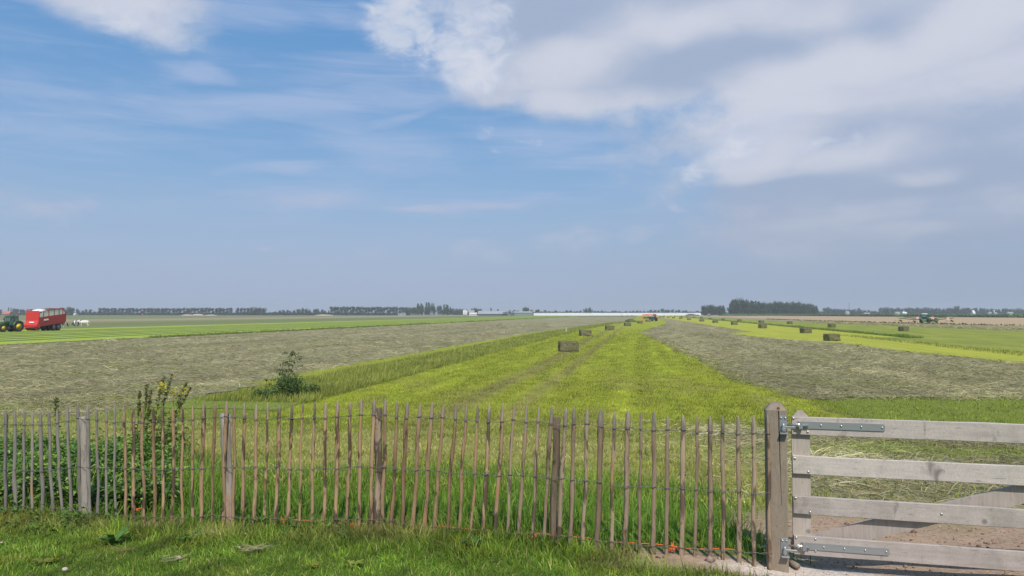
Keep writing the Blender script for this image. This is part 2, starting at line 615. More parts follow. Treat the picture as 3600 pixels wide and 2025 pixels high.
def grid_mesh(name, xs, ys, colfn):
    X, Y = np.meshgrid(xs, ys)
    Z = terrain(X.ravel(), Y.ravel())
    co = np.stack([X.ravel(), Y.ravel(), Z], axis=1)
    nx, ny = len(xs), len(ys)
    i = (np.arange(ny - 1)[:, None] * nx + np.arange(nx - 1)[None, :]).ravel()
    L = np.stack([i, i + 1, i + nx + 1, i + nx], axis=1).ravel()
    return np_mesh(name, co, L, np.arange(len(i)) * 4, None, colfn(X.ravel(), Y.ravel())), co


def mixc(a, b, f):
    return np.asarray(a) * (1 - f[:, None]) + np.asarray(b) * f[:, None]


def bank_color(x, y):
    d, soil, sand, dry, hay, lawn = bank_zones(x, y)
    c = np.tile(np.array([0.10, 0.16, 0.022]), (len(x), 1))
    c = mixc(c, (0.085, 0.135, 0.02), lawn)
    c = mixc(c, (0.27, 0.255, 0.075), dry)
    c = mixc(c, (0.25, 0.225, 0.115), hay)
    side = np.clip(sstep(-2.0, -6.0, x) + sstep(4.5, 8.5, x), 0, 1)
    far_ = sstep(12.0, 15.0, d + 3 * (fbm(x, y, 0.4, 31, 3) - 0.5))
    c = mixc(c, (0.17, 0.205, 0.035), far_ * side)
    c = mixc(c, (0.27, 0.28, 0.045), far_ * (1 - side))
    c = mixc(c, (0.36, 0.25, 0.17), soil)
    c = mixc(c, (0.62, 0.53, 0.45), sand)
    return c


M_BANK = ground_mat('bank_ground', 'Col')
me, _ = grid_mesh('bank', np.concatenate([np.arange(-24, -14, 0.3), np.arange(-14, 12.5, 0.08), np.arange(12.5, 26, 0.3)]), np.concatenate([np.arange(4.2, 13, 0.07), np.arange(13, 30.5, 0.14)]), bank_color)
smooth(me)
tag(link('grass_bank', me, M_BANK), 'grassy bank sloping from the fence down to the field', 'bank', kind='structure')
me, co = grid_mesh('dike', np.arange(-220, 221, 2.0), np.arange(-60, 29, 1.0), bank_color)
co[:, 2] -= 0.14
me.vertices.foreach_set('co', co.astype(np.float32).ravel())
smooth(me)
tag(link('dike', me, M_BANK), 'grassy dike the fence and gate stand on', 'bank', kind='structure')


# ------------------------------------------------------------------ the flat polder: sheets for each strip
def strip_mat(name, base, alt, streak_t=0.35, streak_s=0.02, grain=9.0, bands=(), contrast=0.5, bstr=0.7, bdist=0.05, clump=0.0, third=None, mixw=(0.34, 0.26, 0.4)):
    """a mown or raked strip: streaks run along the strip direction; bands = [(t, half width, colour, strength)]"""
    m, k, out = new_mat(name)
    pos = k.new('ShaderNodeNewGeometry').outputs['Position']
    mp = k.new('ShaderNodeMapping')
    k.put(mp.inputs[0], pos)
    mp.inputs['Rotation'].default_value = (0, 0, TH)
    ts = mp.outputs[0]
    t, s_, _z = k.sep(ts)
    streak = k.noise(k.vmap(ts, (streak_t, streak_s, 1)), 1.0, 4.0, 0.6, 0.3)
    patch = k.noise(ts, 0.06, 4.0, 0.55)
    fine = k.noise(pos, grain, 5.0, 0.68)
    strands = k.noise(k.vmap(pos, (1.0, 2.6, 1), (0, 0, R(25))), grain * 0.45, 4.0, 0.6, 1.6)
    f = k.ramp(k.add(k.add(k.mul(streak, mixw[0]), k.mul(patch, mixw[1])), k.mul(strands, mixw[2])), 0.5 - contrast * 0.4, 0.5 + contrast * 0.4)
    c = k.mix(f, base, alt)
    if third is not None:
        c = k.mix(k.mul(k.ramp(k.noise(ts, 0.35, 4.0, 0.6), 0.55, 0.72), third[1]), c, third[0])
    for bt, bw, bc, bs in bands:
        wob = k.mul(k.sub(k.noise(k.vmap(ts, (0.0, 0.05, 0)), 1.0, 3.0, 0.5), 0.5), 2.0)
        dd = k.m('ABSOLUTE', k.sub(k.add(t, wob), bt))
        g = k.ramp(k.add(dd, k.mul(k.sub(fine, 0.5), bw)), bw * 0.2, bw, bs, 0.0)
        c = k.mix(g, c, bc)
    v = k.add(0.55, k.mul(fine, 0.9))
    c = k.mix(1.0, c, k.xyz(v, v, v), 'MULTIPLY')
    h = k.add(k.add(fine, k.mul(strands, 1.6)), k.mul(streak, clump))
    principled(k, out, c, 0.95, 0.08, normal=bump(k, h, bstr, bdist))
    return m


def sheet(name, pts, z, mat, label):
    """a flat field strip from a plan outline, its edge broken up by small bites"""
    P = []
    for i, (x0, y0) in enumerate(pts):
        x1, y1 = pts[(i + 1) % len(pts)]
        L_ = math.hypot(x1 - x0, y1 - y0)
        mid = max(min(math.hypot(x0, y0), math.hypot(x1, y1)), 20)
        n = int(min(max(L_ / (0.02 * mid), 1), 160))
        for q in range(n):
            f = q / n
            x, y = x0 + (x1 - x0) * f, y0 + (y1 - y0) * f
            r_ = math.hypot(x, y)
            j = min(0.35, 0.004 * r_ + 0.12) if 20 < y < 500 else 0
            P.append((x + random.uniform(-j, j), y + random.uniform(-j, j) * 0.6))
    from mathutils.geometry import tessellate_polygon
    tri = tessellate_polygon([[Vector((a, b, 0)) for a, b in P]])
    me = bpy.data.meshes.new(name)
    me.from_pydata([(a, b, z) for a, b in P], [], [tuple(q) for q in tri])
    bm = bmesh.new()
    bm.from_mesh(me)
    bmesh.ops.recalc_face_normals(bm, faces=bm.faces)
    if sum(f.normal.z for f in bm.faces) < 0:
        bmesh.ops.reverse_faces(bm, faces=bm.faces)
    bm.to_mesh(me)
    bm.free()
    return tag(link(name, me, mat), label, 'field', kind='structure')


HAYC, HAYC2 = (0.22, 0.20, 0.10), (0.38, 0.335, 0.195)
M_HAYF = strip_mat('spread_hay', HAYC, HAYC2, 0.25, 0.03, 6.0, contrast=0.45, bstr=1.0, bdist=0.09, clump=0.6, mixw=(0.5, 0.15, 0.35), third=((0.19, 0.235, 0.09), 0.35))
M_MOWN = strip_mat('mown_stubble', (0.24, 0.27, 0.032), (0.35, 0.37, 0.045), 0.9, 0.02, 8.0,
                   bands=[(-6.1, 0.85, (0.24, 0.22, 0.075), 0.75), (-4.1, 0.6, (0.24, 0.22, 0.075), 0.6), (-1.4, 0.35, (0.25, 0.30, 0.03), 0.5), (-9.3, 0.4, (0.25, 0.32, 0.03), 0.5), (1.2, 0.4, (0.25, 0.32, 0.03), 0.4)],
                   contrast=0.7, bstr=0.6, bdist=0.05)
M_MOWN2 = strip_mat('mown_stubble_right', (0.33, 0.345, 0.05), (0.42, 0.42, 0.06), 0.8, 0.05, 6.0, contrast=0.45, mixw=(0.7, 0.15, 0.15), third=((0.25, 0.29, 0.04), 0.5), bands=[(25.0, 0.5, (0.26, 0.3, 0.03), 0.4)])
M_GREEN = strip_mat('mown_regrowth', (0.185, 0.225, 0.045), (0.31, 0.32, 0.06), 0.45, 0.06, 4.0, contrast=0.38, mixw=(0.7, 0.2, 0.1), third=((0.15, 0.20, 0.05), 0.7))
M_SWATH = strip_mat('mown_between_swaths', (0.36, 0.43, 0.06), (0.30, 0.38, 0.06), 0.12, 0.01, 2.0, contrast=0.6)
M_TAN = strip_mat('dry_stubble', (0.40, 0.285, 0.165), (0.47, 0.35, 0.21), 0.08, 0.01, 1.5, contrast=0.6)
M_DITCH = strip_mat('ditch_side', (0.16, 0.20, 0.04), (0.22, 0.26, 0.055), 0.5, 0.05, 4.0, contrast=0.7)
M_PAST = strip_mat('pasture', (0.15, 0.19, 0.06), (0.24, 0.215, 0.115), 0.012, 0.0015, 0.9, contrast=0.8,
                   bands=[(-255, 70, (0.34, 0.285, 0.17), 0.85), (-520, 90, (0.15, 0.22, 0.07), 0.8), (-158, 26, (0.15, 0.20, 0.06), 0.8), (-400, 40, (0.25, 0.22, 0.12), 0.7)])

me = bpy.data.meshes.new('polder')
me.from_pydata([(-9000, -9000, -0.03), (9000, -9000, -0.03), (9000, 9000, -0.03), (-9000, 9000, -0.03)], [], [(0, 1, 2, 3)])
tag(link('polder_ground', me, M_PAST), 'flat open pasture reaching to the horizon', 'field', kind='structure')


def ts_poly(*pts):
    return [TS(t, s) for t, s in pts]


S0, S1 = 21.0, 1040.0
# right edge of the bright centre strip, left edge of the hay lying beyond it
EDGE = [(6.2, 30), (5.5, 34), (4.4, 39.5), (4.0, 56), (2.5, 84), (0.3, 126), (2.2, 160), (9.0, 250), (11.0, 318), (13.0, 600)]
sheet('swath_meadow', ts_poly((-120, -60), (-66, -60), (-66, S1), (-120, S1)), 0.004, M_SWATH, 'light green mown meadow lying in swaths before the cows')
sheet('hay_meadow', ts_poly((-64, S0 - 60), (-17.3, 21), (-17.3, 120), (-14.5, 170), (-6.5, 300), (-3.0, 620), (-64, 620)), 0.008, M_HAYF, 'wide meadow of grey-green hay spread out to dry behind the fence')
sheet('mown_edge', ts_poly((-18.4, 33), (-16.6, 33), (-16.4, 120), (-13.5, 170), (-6.0, 280), (-7.2, 280), (-15.6, 170), (-18.4, 120)), 0.012, M_MOWN, 'narrow yellow-green mown edge between the hay and the ditch')
sheet('ditch_bank', ts_poly((-16.8, 24), (-11.2, 24), (-11.8, 150), (-5.0, 300), (-7.0, 300), (-16.8, 130)), 0.016, M_DITCH, 'rough bank of the overgrown ditch')
sheet('mown_strip', ts_poly((-12.0, 22), (6.2, 24)) + [TS(*p) for p in EDGE] + ts_poly((13, S1), (-2, S1), (-4, 300), (-11.4, 150)), 0.020, M_MOWN, 'bright yellow-green mown strip running to the white greenhouse')
sheet('hay_strip', [TS(*p) for p in EDGE] + ts_poly((15.0, 600), (19.0, 176), (19.2, 137), (14.0, 128), (15.8, 108), (21.5, 88), (22.5, 70), (24.8, 54), (25.2, 34.3), (15.4, 32.6), (7.6, 31.2)), 0.024, M_HAYF, 'broad strip of drying hay behind the gate')
sheet('mown_strip_right', ts_poly((14.0, 128), (19.2, 137), (19.0, 176), (15.0, 600), (13.0, S1), (37, S1), (36, 110), (29.5, 108), (34, 36), (25.5, 32.3), (24.8, 54), (22.5, 70), (21.5, 88), (15.8, 108)), 0.028, M_MOWN2, 'yellow mown strip with a row of bales on the right')
sheet('green_meadow', ts_poly((34, 36), (29.5, 108), (36, 110), (37, S1), (54, S1), (54, 340), (70, 130), (72, 10)), 0.032, M_GREEN, 'green mown meadow beyond the right-hand bales')
sheet('hay_band', ts_poly((70, 130), (54, 340), (54, S1), (66, S1), (72, 380), (103, 190), (112, 10), (72, 10)), 0.036, M_HAYF, 'hay lying along the edge of the dry stubble field')
sheet('stubble_field', ts_poly((103, 190), (72, 380), (66, S1), (150, 1290), (272, 600), (300, 450), (320, 10), (112, 10)), 0.040, M_TAN, 'tan dry stubble field under the rake')

# cut grass lying in swaths across the left meadow
M_WIND = strip_mat('green_swath', (0.085, 0.115, 0.038), (0.125, 0.155, 0.052), 0.5, 0.05, 3.0, contrast=0.6)
for i, t0 in enumerate((-74.5, -79.5, -85.5, -91.0, -97.0, -103.0, -109.0)):
    cs, L, fs = [], [], []
    sv = np.concatenate([np.arange(-20, 260, 2.2), np.arange(260, 620, 8.0), np.arange(620, 1000, 20.0)])
    for j, s_ in enumerate(sv):
        w = 1.25 + 0.2 * math.sin(s_ * 0.11 + i) + random.uniform(-.12, .12)
        h = 0.05 + random.uniform(-.012, .015)
        for a, b in ((-1, -0.02), (-0.5, 0.75), (0.05, 1.0), (0.55, 0.7), (1, -0.02)):
            x, y = TS(t0 + a * w + 0.3 * math.sin(s_ * 0.02 + i * 2), s_)
            cs.append((x, y, b * h + random.uniform(-.005, .005) * (b > 0)))
    for j in range(len(sv) - 1):
        for a in range(4):
            o_ = j * 5 + a
            fs.append((o_, o_ + 1, o_ + 6, o_ + 5))
    me = bpy.data.meshes.new('swath')
    me.from_pydata(cs, [], fs)
    smooth(me)
    nth = ('first', 'second', 'third', 'fourth', 'fifth', 'sixth', 'farthest')[i]
    tag(link('grass_swath', me, M_WIND), f'{nth} low row of cut grass counted outward from the hay, left meadow', 'grass row', 'rows of cut grass on the left meadow')

# ------------------------------------------------------------------ grass, hay, weeds
def rnd(a, b, n): return RNG.uniform(a, b, n)


def dirs(n, lean=0.4, toward=None):
    """unit directions leaning off vertical by up to about `lean` radians"""
    a = rnd(0, 2 * math.pi, n)
    l = np.abs(RNG.normal(0, lean, n))
    d = np.stack([np.cos(a) * np.sin(l), np.sin(a) * np.sin(l), np.cos(l)], axis=1)
    if toward is not None:
        d = d + np.asarray(toward)
        d /= np.linalg.norm(d, axis=1, keepdims=True)
    return d


def droop(d):
    h = d.copy()
    h[:, 2] = -0.55
    return h


def face_sides(n):
    a = rnd(0, 2 * math.pi, n)
    return np.stack([np.cos(a), np.sin(a), np.zeros(n)], axis=1)


def pal(n, cols, wts, var=0.16):
    c = np.array(cols)[RNG.choice(len(cols), n, p=np.array(wts) / sum(wts))]
    return c * np.exp(RNG.normal(0, var, n))[:, None] * (1 + RNG.normal(0, 0.05, (n, 3)))


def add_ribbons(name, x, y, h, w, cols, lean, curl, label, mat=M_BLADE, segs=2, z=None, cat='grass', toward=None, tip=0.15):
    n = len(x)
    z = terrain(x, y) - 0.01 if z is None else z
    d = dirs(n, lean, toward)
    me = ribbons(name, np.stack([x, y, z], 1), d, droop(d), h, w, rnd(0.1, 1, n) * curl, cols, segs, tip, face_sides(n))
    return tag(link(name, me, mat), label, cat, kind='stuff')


LAWN = [(0.165, 0.27, 0.028), (0.25, 0.35, 0.042), (0.11, 0.195, 0.02), (0.33, 0.33, 0.07), (0.48, 0.39, 0.19)]
TALL = [(0.15, 0.29, 0.03), (0.23, 0.37, 0.045), (0.10, 0.21, 0.022), (0.33, 0.38, 0.075)]
DRYG = [(0.50, 0.43, 0.15), (0.38, 0.38, 0.08), (0.34, 0.36, 0.06), (0.62, 0.50, 0.22), (0.24, 0.31, 0.05)]
MOWN = [(0.32, 0.365, 0.034), (0.46, 0.475, 0.05), (0.18, 0.24, 0.022), (0.50, 0.455, 0.09)]
HAYS = [(0.39, 0.345, 0.185), (0.48, 0.425, 0.245), (0.28, 0.265, 0.13), (0.34, 0.33, 0.13), (0.56, 0.48, 0.29)]

# lawn in front of the fence
n = 175000
x, y = rnd(-7.2, 4.8, n), rnd(4.9, 9.6, n)
d, soil, sand, dry, hay, lawn = bank_zones(x, y)
keep = (d < 0.12) & (RNG.random(n) > np.maximum(soil, sand) * 1.1)
x, y, d = x[keep], y[keep], d[keep]
n = len(x)
long_ = sstep(-0.9, -0.1, d + 0.5 * (fbm(x, y, 2.0, 40, 3) - 0.5))
patch = fbm(x, y, 1.3, 41, 3)
h = rnd(0.03, 0.075, n) * (1 + 1.5 * long_) * (0.6 + 0.9 * patch)
c = pal(n, LAWN, (5, 4, 4, 0.9, 0.35))
yel = sstep(0.56, 0.68, fbm(x, y, 1.1, 43, 3)) * sstep(-2.5, -5, x) * 0.6 + sstep(0.62, 0.72, fbm(x, y, 1.7, 44, 3)) * 0.35
c = mixc(c, (0.33, 0.31, 0.045), yel)
c = mixc(c, (0.30, 0.27, 0.09), long_ * sstep(0.45, 0.62, fbm(x, y, 0.8, 45, 3)) * 0.7)
c *= (0.25 + 1.5 * fbm(x, y, 5.0, 42, 2))[:, None] * (0.7 + 0.6 * patch)[:, None]
add_ribbons('lawn_grass', x, y, h, rnd(0.005, 0.011, n), c, 0.75, 0.6, 'short green lawn grass in front of the fence')

# tall lush grass just behind the fence
n = 66000
x, y = rnd(-9.5, 3.4, n), rnd(5.9, 16.0, n)
d, soil, sand, dry, hay, lawn = bank_zones(x, y)
dd = d + 2.0 * (fbm(x, y, 0.5, 46, 3) - 0.5)
keep = (d > -0.05) & (dd < 4.2) & (RNG.random(n) > soil * 1.3) & (RNG.random(n) < 1.15 - 0.2 * dd) & (x < 2.9 - 0.1 * d)
x, y, dd = x[keep], y[keep], dd[keep]
n = len(x)
h = rnd(0.13, 0.30, n) * (1 - 0.5 * sstep(1.8, 4.2, dd)) * (0.55 + 0.8 * fbm(x, y, 1.4, 47, 3))
c = pal(n, TALL, (5, 4, 4, 0.8)) * (0.6 + 0.75 * fbm(x, y, 1.0, 48, 3))[:, None]
add_ribbons('tall_grass', x, y, h, rnd(0.007, 0.013, n), c, 0.35, 0.75, 'lush green grass growing along the back of the fence', segs=3)

# rough half-dry grass on the bank
n = 118000
r_ = rnd(0, 1, n)
y = 8.5 + 22 * r_ ** 1.25
x = rnd(-0.78, 0.76, n) * (y + 1)
d, soil, sand, dry, hay, lawn = bank_zones(x, y)
keep = (d > 1.6) & (RNG.random(n) > soil * 1.2) & (RNG.random(n) > hay * 0.75) & (y < 30.2)
x, y, d, dry = x[keep], y[keep], d[keep], dry[keep]
n = len(x)
g = sstep(9.5, 14, d + 3 * (fbm(x, y, 0.35, 50, 3) - 0.5))
p1 = fbm(x, y, 0.7, 49, 3)
c = pal(n, DRYG, (3, 4, 4, 1.4, 2.4))
c = mixc(c, pal(n, [(0.25, 0.30, 0.035), (0.36, 0.39, 0.045), (0.17, 0.23, 0.03)], (3, 2, 2)), np.clip(g * np.clip(sstep(-2.0, -6.0, x) + sstep(4.5, 8.5, x) + 0.35, 0, 1) + sstep(0.55, 0.66, p1) * 0.75, 0, 1))
c *= (0.35 + 1.3 * fbm(x, y, 2.2, 58, 2))[:, None]
h = rnd(0.05, 0.13, n) * (0.6 + 0.9 * p1)
add_ribbons('rough_grass', x, y, h, rnd(0.008, 0.016, n) * (0.7 + y / 28), c, 0.8, 0.6, 'half dry yellow-green grass on the bank behind the fence')

# stubble of the bright centre strip
n = 215000
s_ = 1 / rnd(1 / 170.0, 1 / 17.5, n)
t_ = rnd(-12.2, 7.0, n)
edge = np.interp(s_, [p[1] for p in EDGE], [p[0] for p in EDGE])
keep = (t_ < edge + 0.6 + 2.0 * (fbm(t_, s_, 0.33, 69, 3) - 0.5) + RNG.normal(0, 0.3, n)) & (RNG.random(n) < sstep(16.5, 24, s_)) & (RNG.random(n) < sstep(180, 80, s_) + 0.1)
t_, s_ = t_[keep], s_[keep]
x, y = TS(t_, s_)
n = len(x)
c = pal(n, MOWN, (4, 3, 3, 0.8))
trk = np.maximum(np.maximum(1.0 * np.exp(-((t_ + 6.1 + 0.3 * np.sin(s_ * .08)) / 0.7) ** 2), 0.95 * np.exp(-((t_ + 4.1) / 0.55) ** 2)), sstep(0.5, 0.64, fbm(t_, s_ * 0.3, 0.7, 51, 3)) * sstep(60, 30, s_) * 0.9)
trk = np.maximum(trk, sstep(27, 19, s_) * sstep(0.35, 0.6, fbm(t_, s_, 0.5, 53, 3)))
c = mixc(c, pal(n, [(0.30, 0.26, 0.085), (0.40, 0.335, 0.14), (0.22, 0.235, 0.05)], (2, 1, 1.2)), np.clip(trk, 0, 1))
c *= (0.5 + 0.95 * fbm(t_, s_ * 0.12, 1.5, 52, 3))[:, None] * (0.68 + 0.6 * vnoise(t_, s_ * 0.02, 1.6, 55))[:, None] * (0.35 + 1.3 * fbm(t_, s_ * 0.7, 2.0, 54, 2))[:, None]
sc = (s_ / 26) ** 0.75
add_ribbons('mown_stubble', x, y, rnd(0.045, 0.10, n) * sc ** 0.4, rnd(0.010, 0.018, n) * sc, c, 0.6, 0.4, 'short bright stubble of the mown centre strip', segs=1, tip=0.2, z=np.maximum(terrain(x, y), 0.02))

# spread hay: loose bent strands
def hay_cover(name, x, y, z, label, size):
    n = len(x)
    a = rnd(0, 2 * math.pi, n)
    cl = fbm(x, y, 0.9, 60, 3)
    lift = np.clip(RNG.normal(0.16, 0.22, n), -0.1, 0.75)
    d = np.stack([np.cos(a), np.sin(a), lift], 1)
    d /= np.linalg.norm(d, axis=1, keepdims=True)
    side = np.stack([-np.sin(a) * 0.75, np.cos(a) * 0.75, rnd(-0.6, 0.6, n)], 1)
    side /= np.linalg.norm(side, axis=1, keepdims=True)
    up = np.stack([-np.sin(a) * rnd(-0.5, 0.5, n), np.cos(a) * rnd(-0.5, 0.5, n), -0.45 * np.ones(n)], 1)
    c = pal(n, HAYS, (4, 3, 3, 2, 1)) * (0.55 + 0.85 * fbm(x, y, 0.5, 61, 3))[:, None] * (0.5 + 1.0 * cl)[:, None] * (0.8 + 0.45 * vnoise(to_t(x, y), to_s(x, y) * 0.03, 0.45, 66))[:, None]
    c = mixc(c, (0.26, 0.32, 0.05), sstep(0.62, 0.72, fbm(x * 0.5, y, 0.55, 62, 3)) * 0.6)
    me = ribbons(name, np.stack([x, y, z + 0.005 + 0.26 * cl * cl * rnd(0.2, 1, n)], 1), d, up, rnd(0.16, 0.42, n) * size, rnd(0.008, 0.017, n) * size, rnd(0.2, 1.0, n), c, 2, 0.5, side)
    return tag(link(name, me, M_HAY), label, 'hay', kind='stuff')


n = 88000
y = 1 / rnd(1 / 260.0, 1 / 22.0, n)
x = rnd(-0.76, 0.05, n) * y
t_ = to_t(x, y)
keep = (t_ < -17.5 + 2.2 * (fbm(t_, to_s(x, y), 0.35, 67, 3) - 0.5) + RNG.normal(0, 0.35, n)) & (t_ > -66) & (y > 23.6 + 1.5 * fbm(x, y, 0.3, 63) + np.maximum(0, x + 12) * 0.7)
x, y = x[keep], y[keep]
hay_cover('spread_hay', x, y, np.maximum(terrain(x, y), 0.008), 'loose grey-green hay spread over the left meadow', (y / 24) ** 0.72)
n = 92000
y = 1 / rnd(1 / 260.0, 1 / 24.5, n)
x = rnd(0.0, 0.78, n) * y
t_, s_ = to_t(x, y), to_s(x, y)
edge = np.interp(s_, [p[1] for p in EDGE], [p[0] for p in EDGE])
edr = np.interp(s_, [20, 54, 70, 88, 108, 128, 137, 176, 300], [26, 24.8, 22.5, 21.5, 15.8, 14.5, 19, 19, 17.5])
wob = 2.4 * (fbm(t_, s_, 0.33, 68, 3) - 0.5)
keep = (t_ > edge + wob + RNG.normal(0, 0.35, n)) & (t_ < edr + wob + RNG.normal(0, 0.4, n)) & (y > 25.6 + 5.0 * fbm(x, y, 0.22, 64))
x, y = x[keep], y[keep]
hay_cover('spread_hay', x, y, np.maximum(terrain(x, y), 0.024), 'loose grey-green hay spread behind the gate', (y / 24) ** 0.72)
n = 52000
y = rnd(8.0, 23.0, n)
x = rnd(1.5, 13.5, n)
d, soil, sand, dry, hay, lawn = bank_zones(x, y)
keep = (RNG.random(n) < hay + 0.06 * (x > 2.4)) & (x < 0.75 * y) & (RNG.random(n) > soil * 0.9)
x, y = x[keep], y[keep]
hay_cover('gateway_hay', x, y, terrain(x, y), 'loose hay littered on the bank seen through the gate', 0.62 + y / 60)
# mower left-overs on the near ditch edge and the right-hand windrow edges
n = 15000
s_ = 1 / rnd(1 / 300.0, 1 / 100.0, n)
t_ = np.interp(s_, [100, 130, 340, 400], [76, 70, 54, 54]) + np.abs(RNG.normal(0, 7, n))
x, y = TS(t_, s_)
hay_cover('spread_hay', x, y, np.full(n, 0.04), 'hay along the near edge of the dry stubble', (y / 24) ** 0.7)

# tall reedy grass in the ditches
def ditch_grass(name, t0, t1, s0, s1, n, h0, h1, label, cols, tf=None):
    s_ = 1 / rnd(1 / s1, 1 / s0, n)
    t_ = rnd(t0, t1, n) + (tf(s_) if tf is not None else 0)
    x, y = TS(t_, s_)
    g = fbm(t_, s_ * 0.5, 0.5, 70, 3)
    h = rnd(h0, h1, n) * (0.45 + 1.0 * g)
    c = pal(n, cols, (4, 3, 2, 1)) * (0.55 + 0.8 * fbm(t_, s_, 0.8, 71, 3))[:, None]
    w = rnd(0.014, 0.03, n) * (s_ / 30) ** 0.8
    return add_ribbons(name, x, y, h, w, c, 0.25, 0.6, label, segs=3 if s0 < 60 else 2, z=np.maximum(terrain(x, y), 0.0) - 0.02, toward=(0.12, 0, 0))


REED = [(0.29, 0.32, 0.06), (0.39, 0.40, 0.09), (0.18, 0.24, 0.045), (0.52, 0.45, 0.17)]
REEDD = [(0.14, 0.21, 0.04), (0.19, 0.27, 0.05), (0.10, 0.16, 0.03), (0.28, 0.29, 0.08)]
ditch_grass('ditch_grass', -16.6, -12.0, 26, 290, 36000, 0.15, 0.40, 'tall leaning grass in the ditch left of the bright strip', REED, lambda s: np.interp(s, [26, 130, 300], [0, 0.3, 7.5]))
ditch_grass('ditch_grass', -65.5, -63.5, 92, 700, 10000, 0.15, 0.55, 'dark grass line along the far side of the hay meadow', REEDD)
ditch_grass('ditch_grass', 34.8, 36.6, 106, 700, 8000, 0.2, 0.6, 'dark grass line along the ditch between the right-hand bales', REEDD)
ditch_grass('ditch_grass', 28.6, 31.5, 40, 118, 8000, 0.08, 0.38, 'rough grass edge beyond the yellow strip on the right', REED)


def leaf_mesh(name, pos, dr, length, width, col, fold=0.25):
    """broad leaves: two halves folded along the midrib"""
    n = len(pos)
    dr = dr / np.linalg.norm(dr, axis=1, keepdims=True)
    sd = np.cross(dr, np.array([0, 0, 1.0]) + RNG.normal(0, 0.35, (n, 3)))
    sd /= np.maximum(np.linalg.norm(sd, axis=1, keepdims=True), 1e-5)
    up = np.cross(sd, dr)
    l, w = length[:, None], width[:, None]
    P = np.zeros((n, 5, 3), dtype=np.float32)
    P[:, 0] = pos
    P[:, 1] = pos + dr * l * 0.42 - sd * w * 0.5 + up * w * fold
    P[:, 2] = pos + dr * l - np.array([0, 0, 0.18]) * l
    P[:, 3] = pos + dr * l * 0.42 + sd * w * 0.5 + up * w * fold
    P[:, 4] = pos + dr * l * 0.5
    b = np.arange(n) * 5
    L = np.stack([b, b + 1, b + 4, b + 1, b + 2, b + 4, b, b + 4, b + 3, b + 4, b + 2, b + 3], 1).ravel()
    C_ = np.repeat(col, 5, axis=0)
    return np_mesh(name, P.reshape(-1, 3), L, np.arange(n * 4) * 3, None, C_)


def weed_patch(name, x, y, hmax, per, label, cols, ls=0.075):
    """a stand of leafy stems"""
    n = len(x)
    z0 = terrain(x, y)
    f = rnd(0.12, 1.0, (n * per)) ** 0.8
    X, Y, Z, H = (np.repeat(v, per) for v in (x, y, z0, hmax))
    lean = np.repeat(RNG.normal(0, 0.09, (n, 2)), per, axis=0)
    pos = np.stack([X + lean[:, 0] * H * f + RNG.normal(0, 0.02, n * per), Y + lean[:, 1] * H * f + RNG.normal(0, 0.02, n * per), Z + H * f], 1)
    a = rnd(0, 2 * math.pi, n * per)
    dr = np.stack([np.cos(a), np.sin(a), rnd(-0.5, 0.45, n * per)], 1)
    ln = rnd(0.6, 1.35, n * per) * ls * (1.15 - 0.55 * f)
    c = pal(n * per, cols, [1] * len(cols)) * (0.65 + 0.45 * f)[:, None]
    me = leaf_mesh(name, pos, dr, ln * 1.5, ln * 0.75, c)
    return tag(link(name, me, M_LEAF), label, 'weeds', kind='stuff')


NETT = [(0.095, 0.185, 0.03), (0.15, 0.26, 0.04), (0.065, 0.13, 0.024), (0.23, 0.32, 0.06)]
n = 3600
px_ = rnd(-120, 640, n)
y = rnd(8.6, 13.6, n)
x = (px_ - 1800) / FPX * y
d = y - yf(x)
keep = (d > 0.25) & (d < 3.6 + 0.6 * np.sin(x * 2)) & (RNG.random(n) > sstep(300, 640, px_) * 0.75)
x, y, d = x[keep], y[keep], d[keep]
hm = (0.32 + 0.22 * sstep(0.2, 2.0, d)) * rnd(0.7, 1.2, len(x)) * (0.6 + 0.7 * fbm(x, y, 0.8, 80))
hm = np.where(RNG.random(len(x)) < .06, hm * 1.35, hm)
weed_patch('nettle_patch', x, y, hm, 15, 'dense dark green nettles behind the left end of the fence', NETT)
n = 900
x, y = rnd(-6.8, -1.5, n), rnd(6.0, 9.4, n)
d = y - yf(x)
keep = (d < -0.02) & (d > -0.75) & (fbm(x, y, 1.3, 81) + 0.25 * sstep(-3.5, -6, x) > 0.53)
x, y = x[keep], y[keep]
weed_patch('low_weeds', x, y, rnd(0.06, 0.2, len(x)), 7, 'low leafy weeds at the foot of the fence', [(0.09, 0.17, 0.03), (0.13, 0.22, 0.04), (0.07, 0.13, 0.025)], 0.05)

M_STEM = paint('weed_stem', (0.13, 0.15, 0.05), 0.7, 0.2, 0.2, 20)
M_BARK = paint('bark', (0.12, 0.095, 0.07), 0.9, 0.1, 0.4, 8)


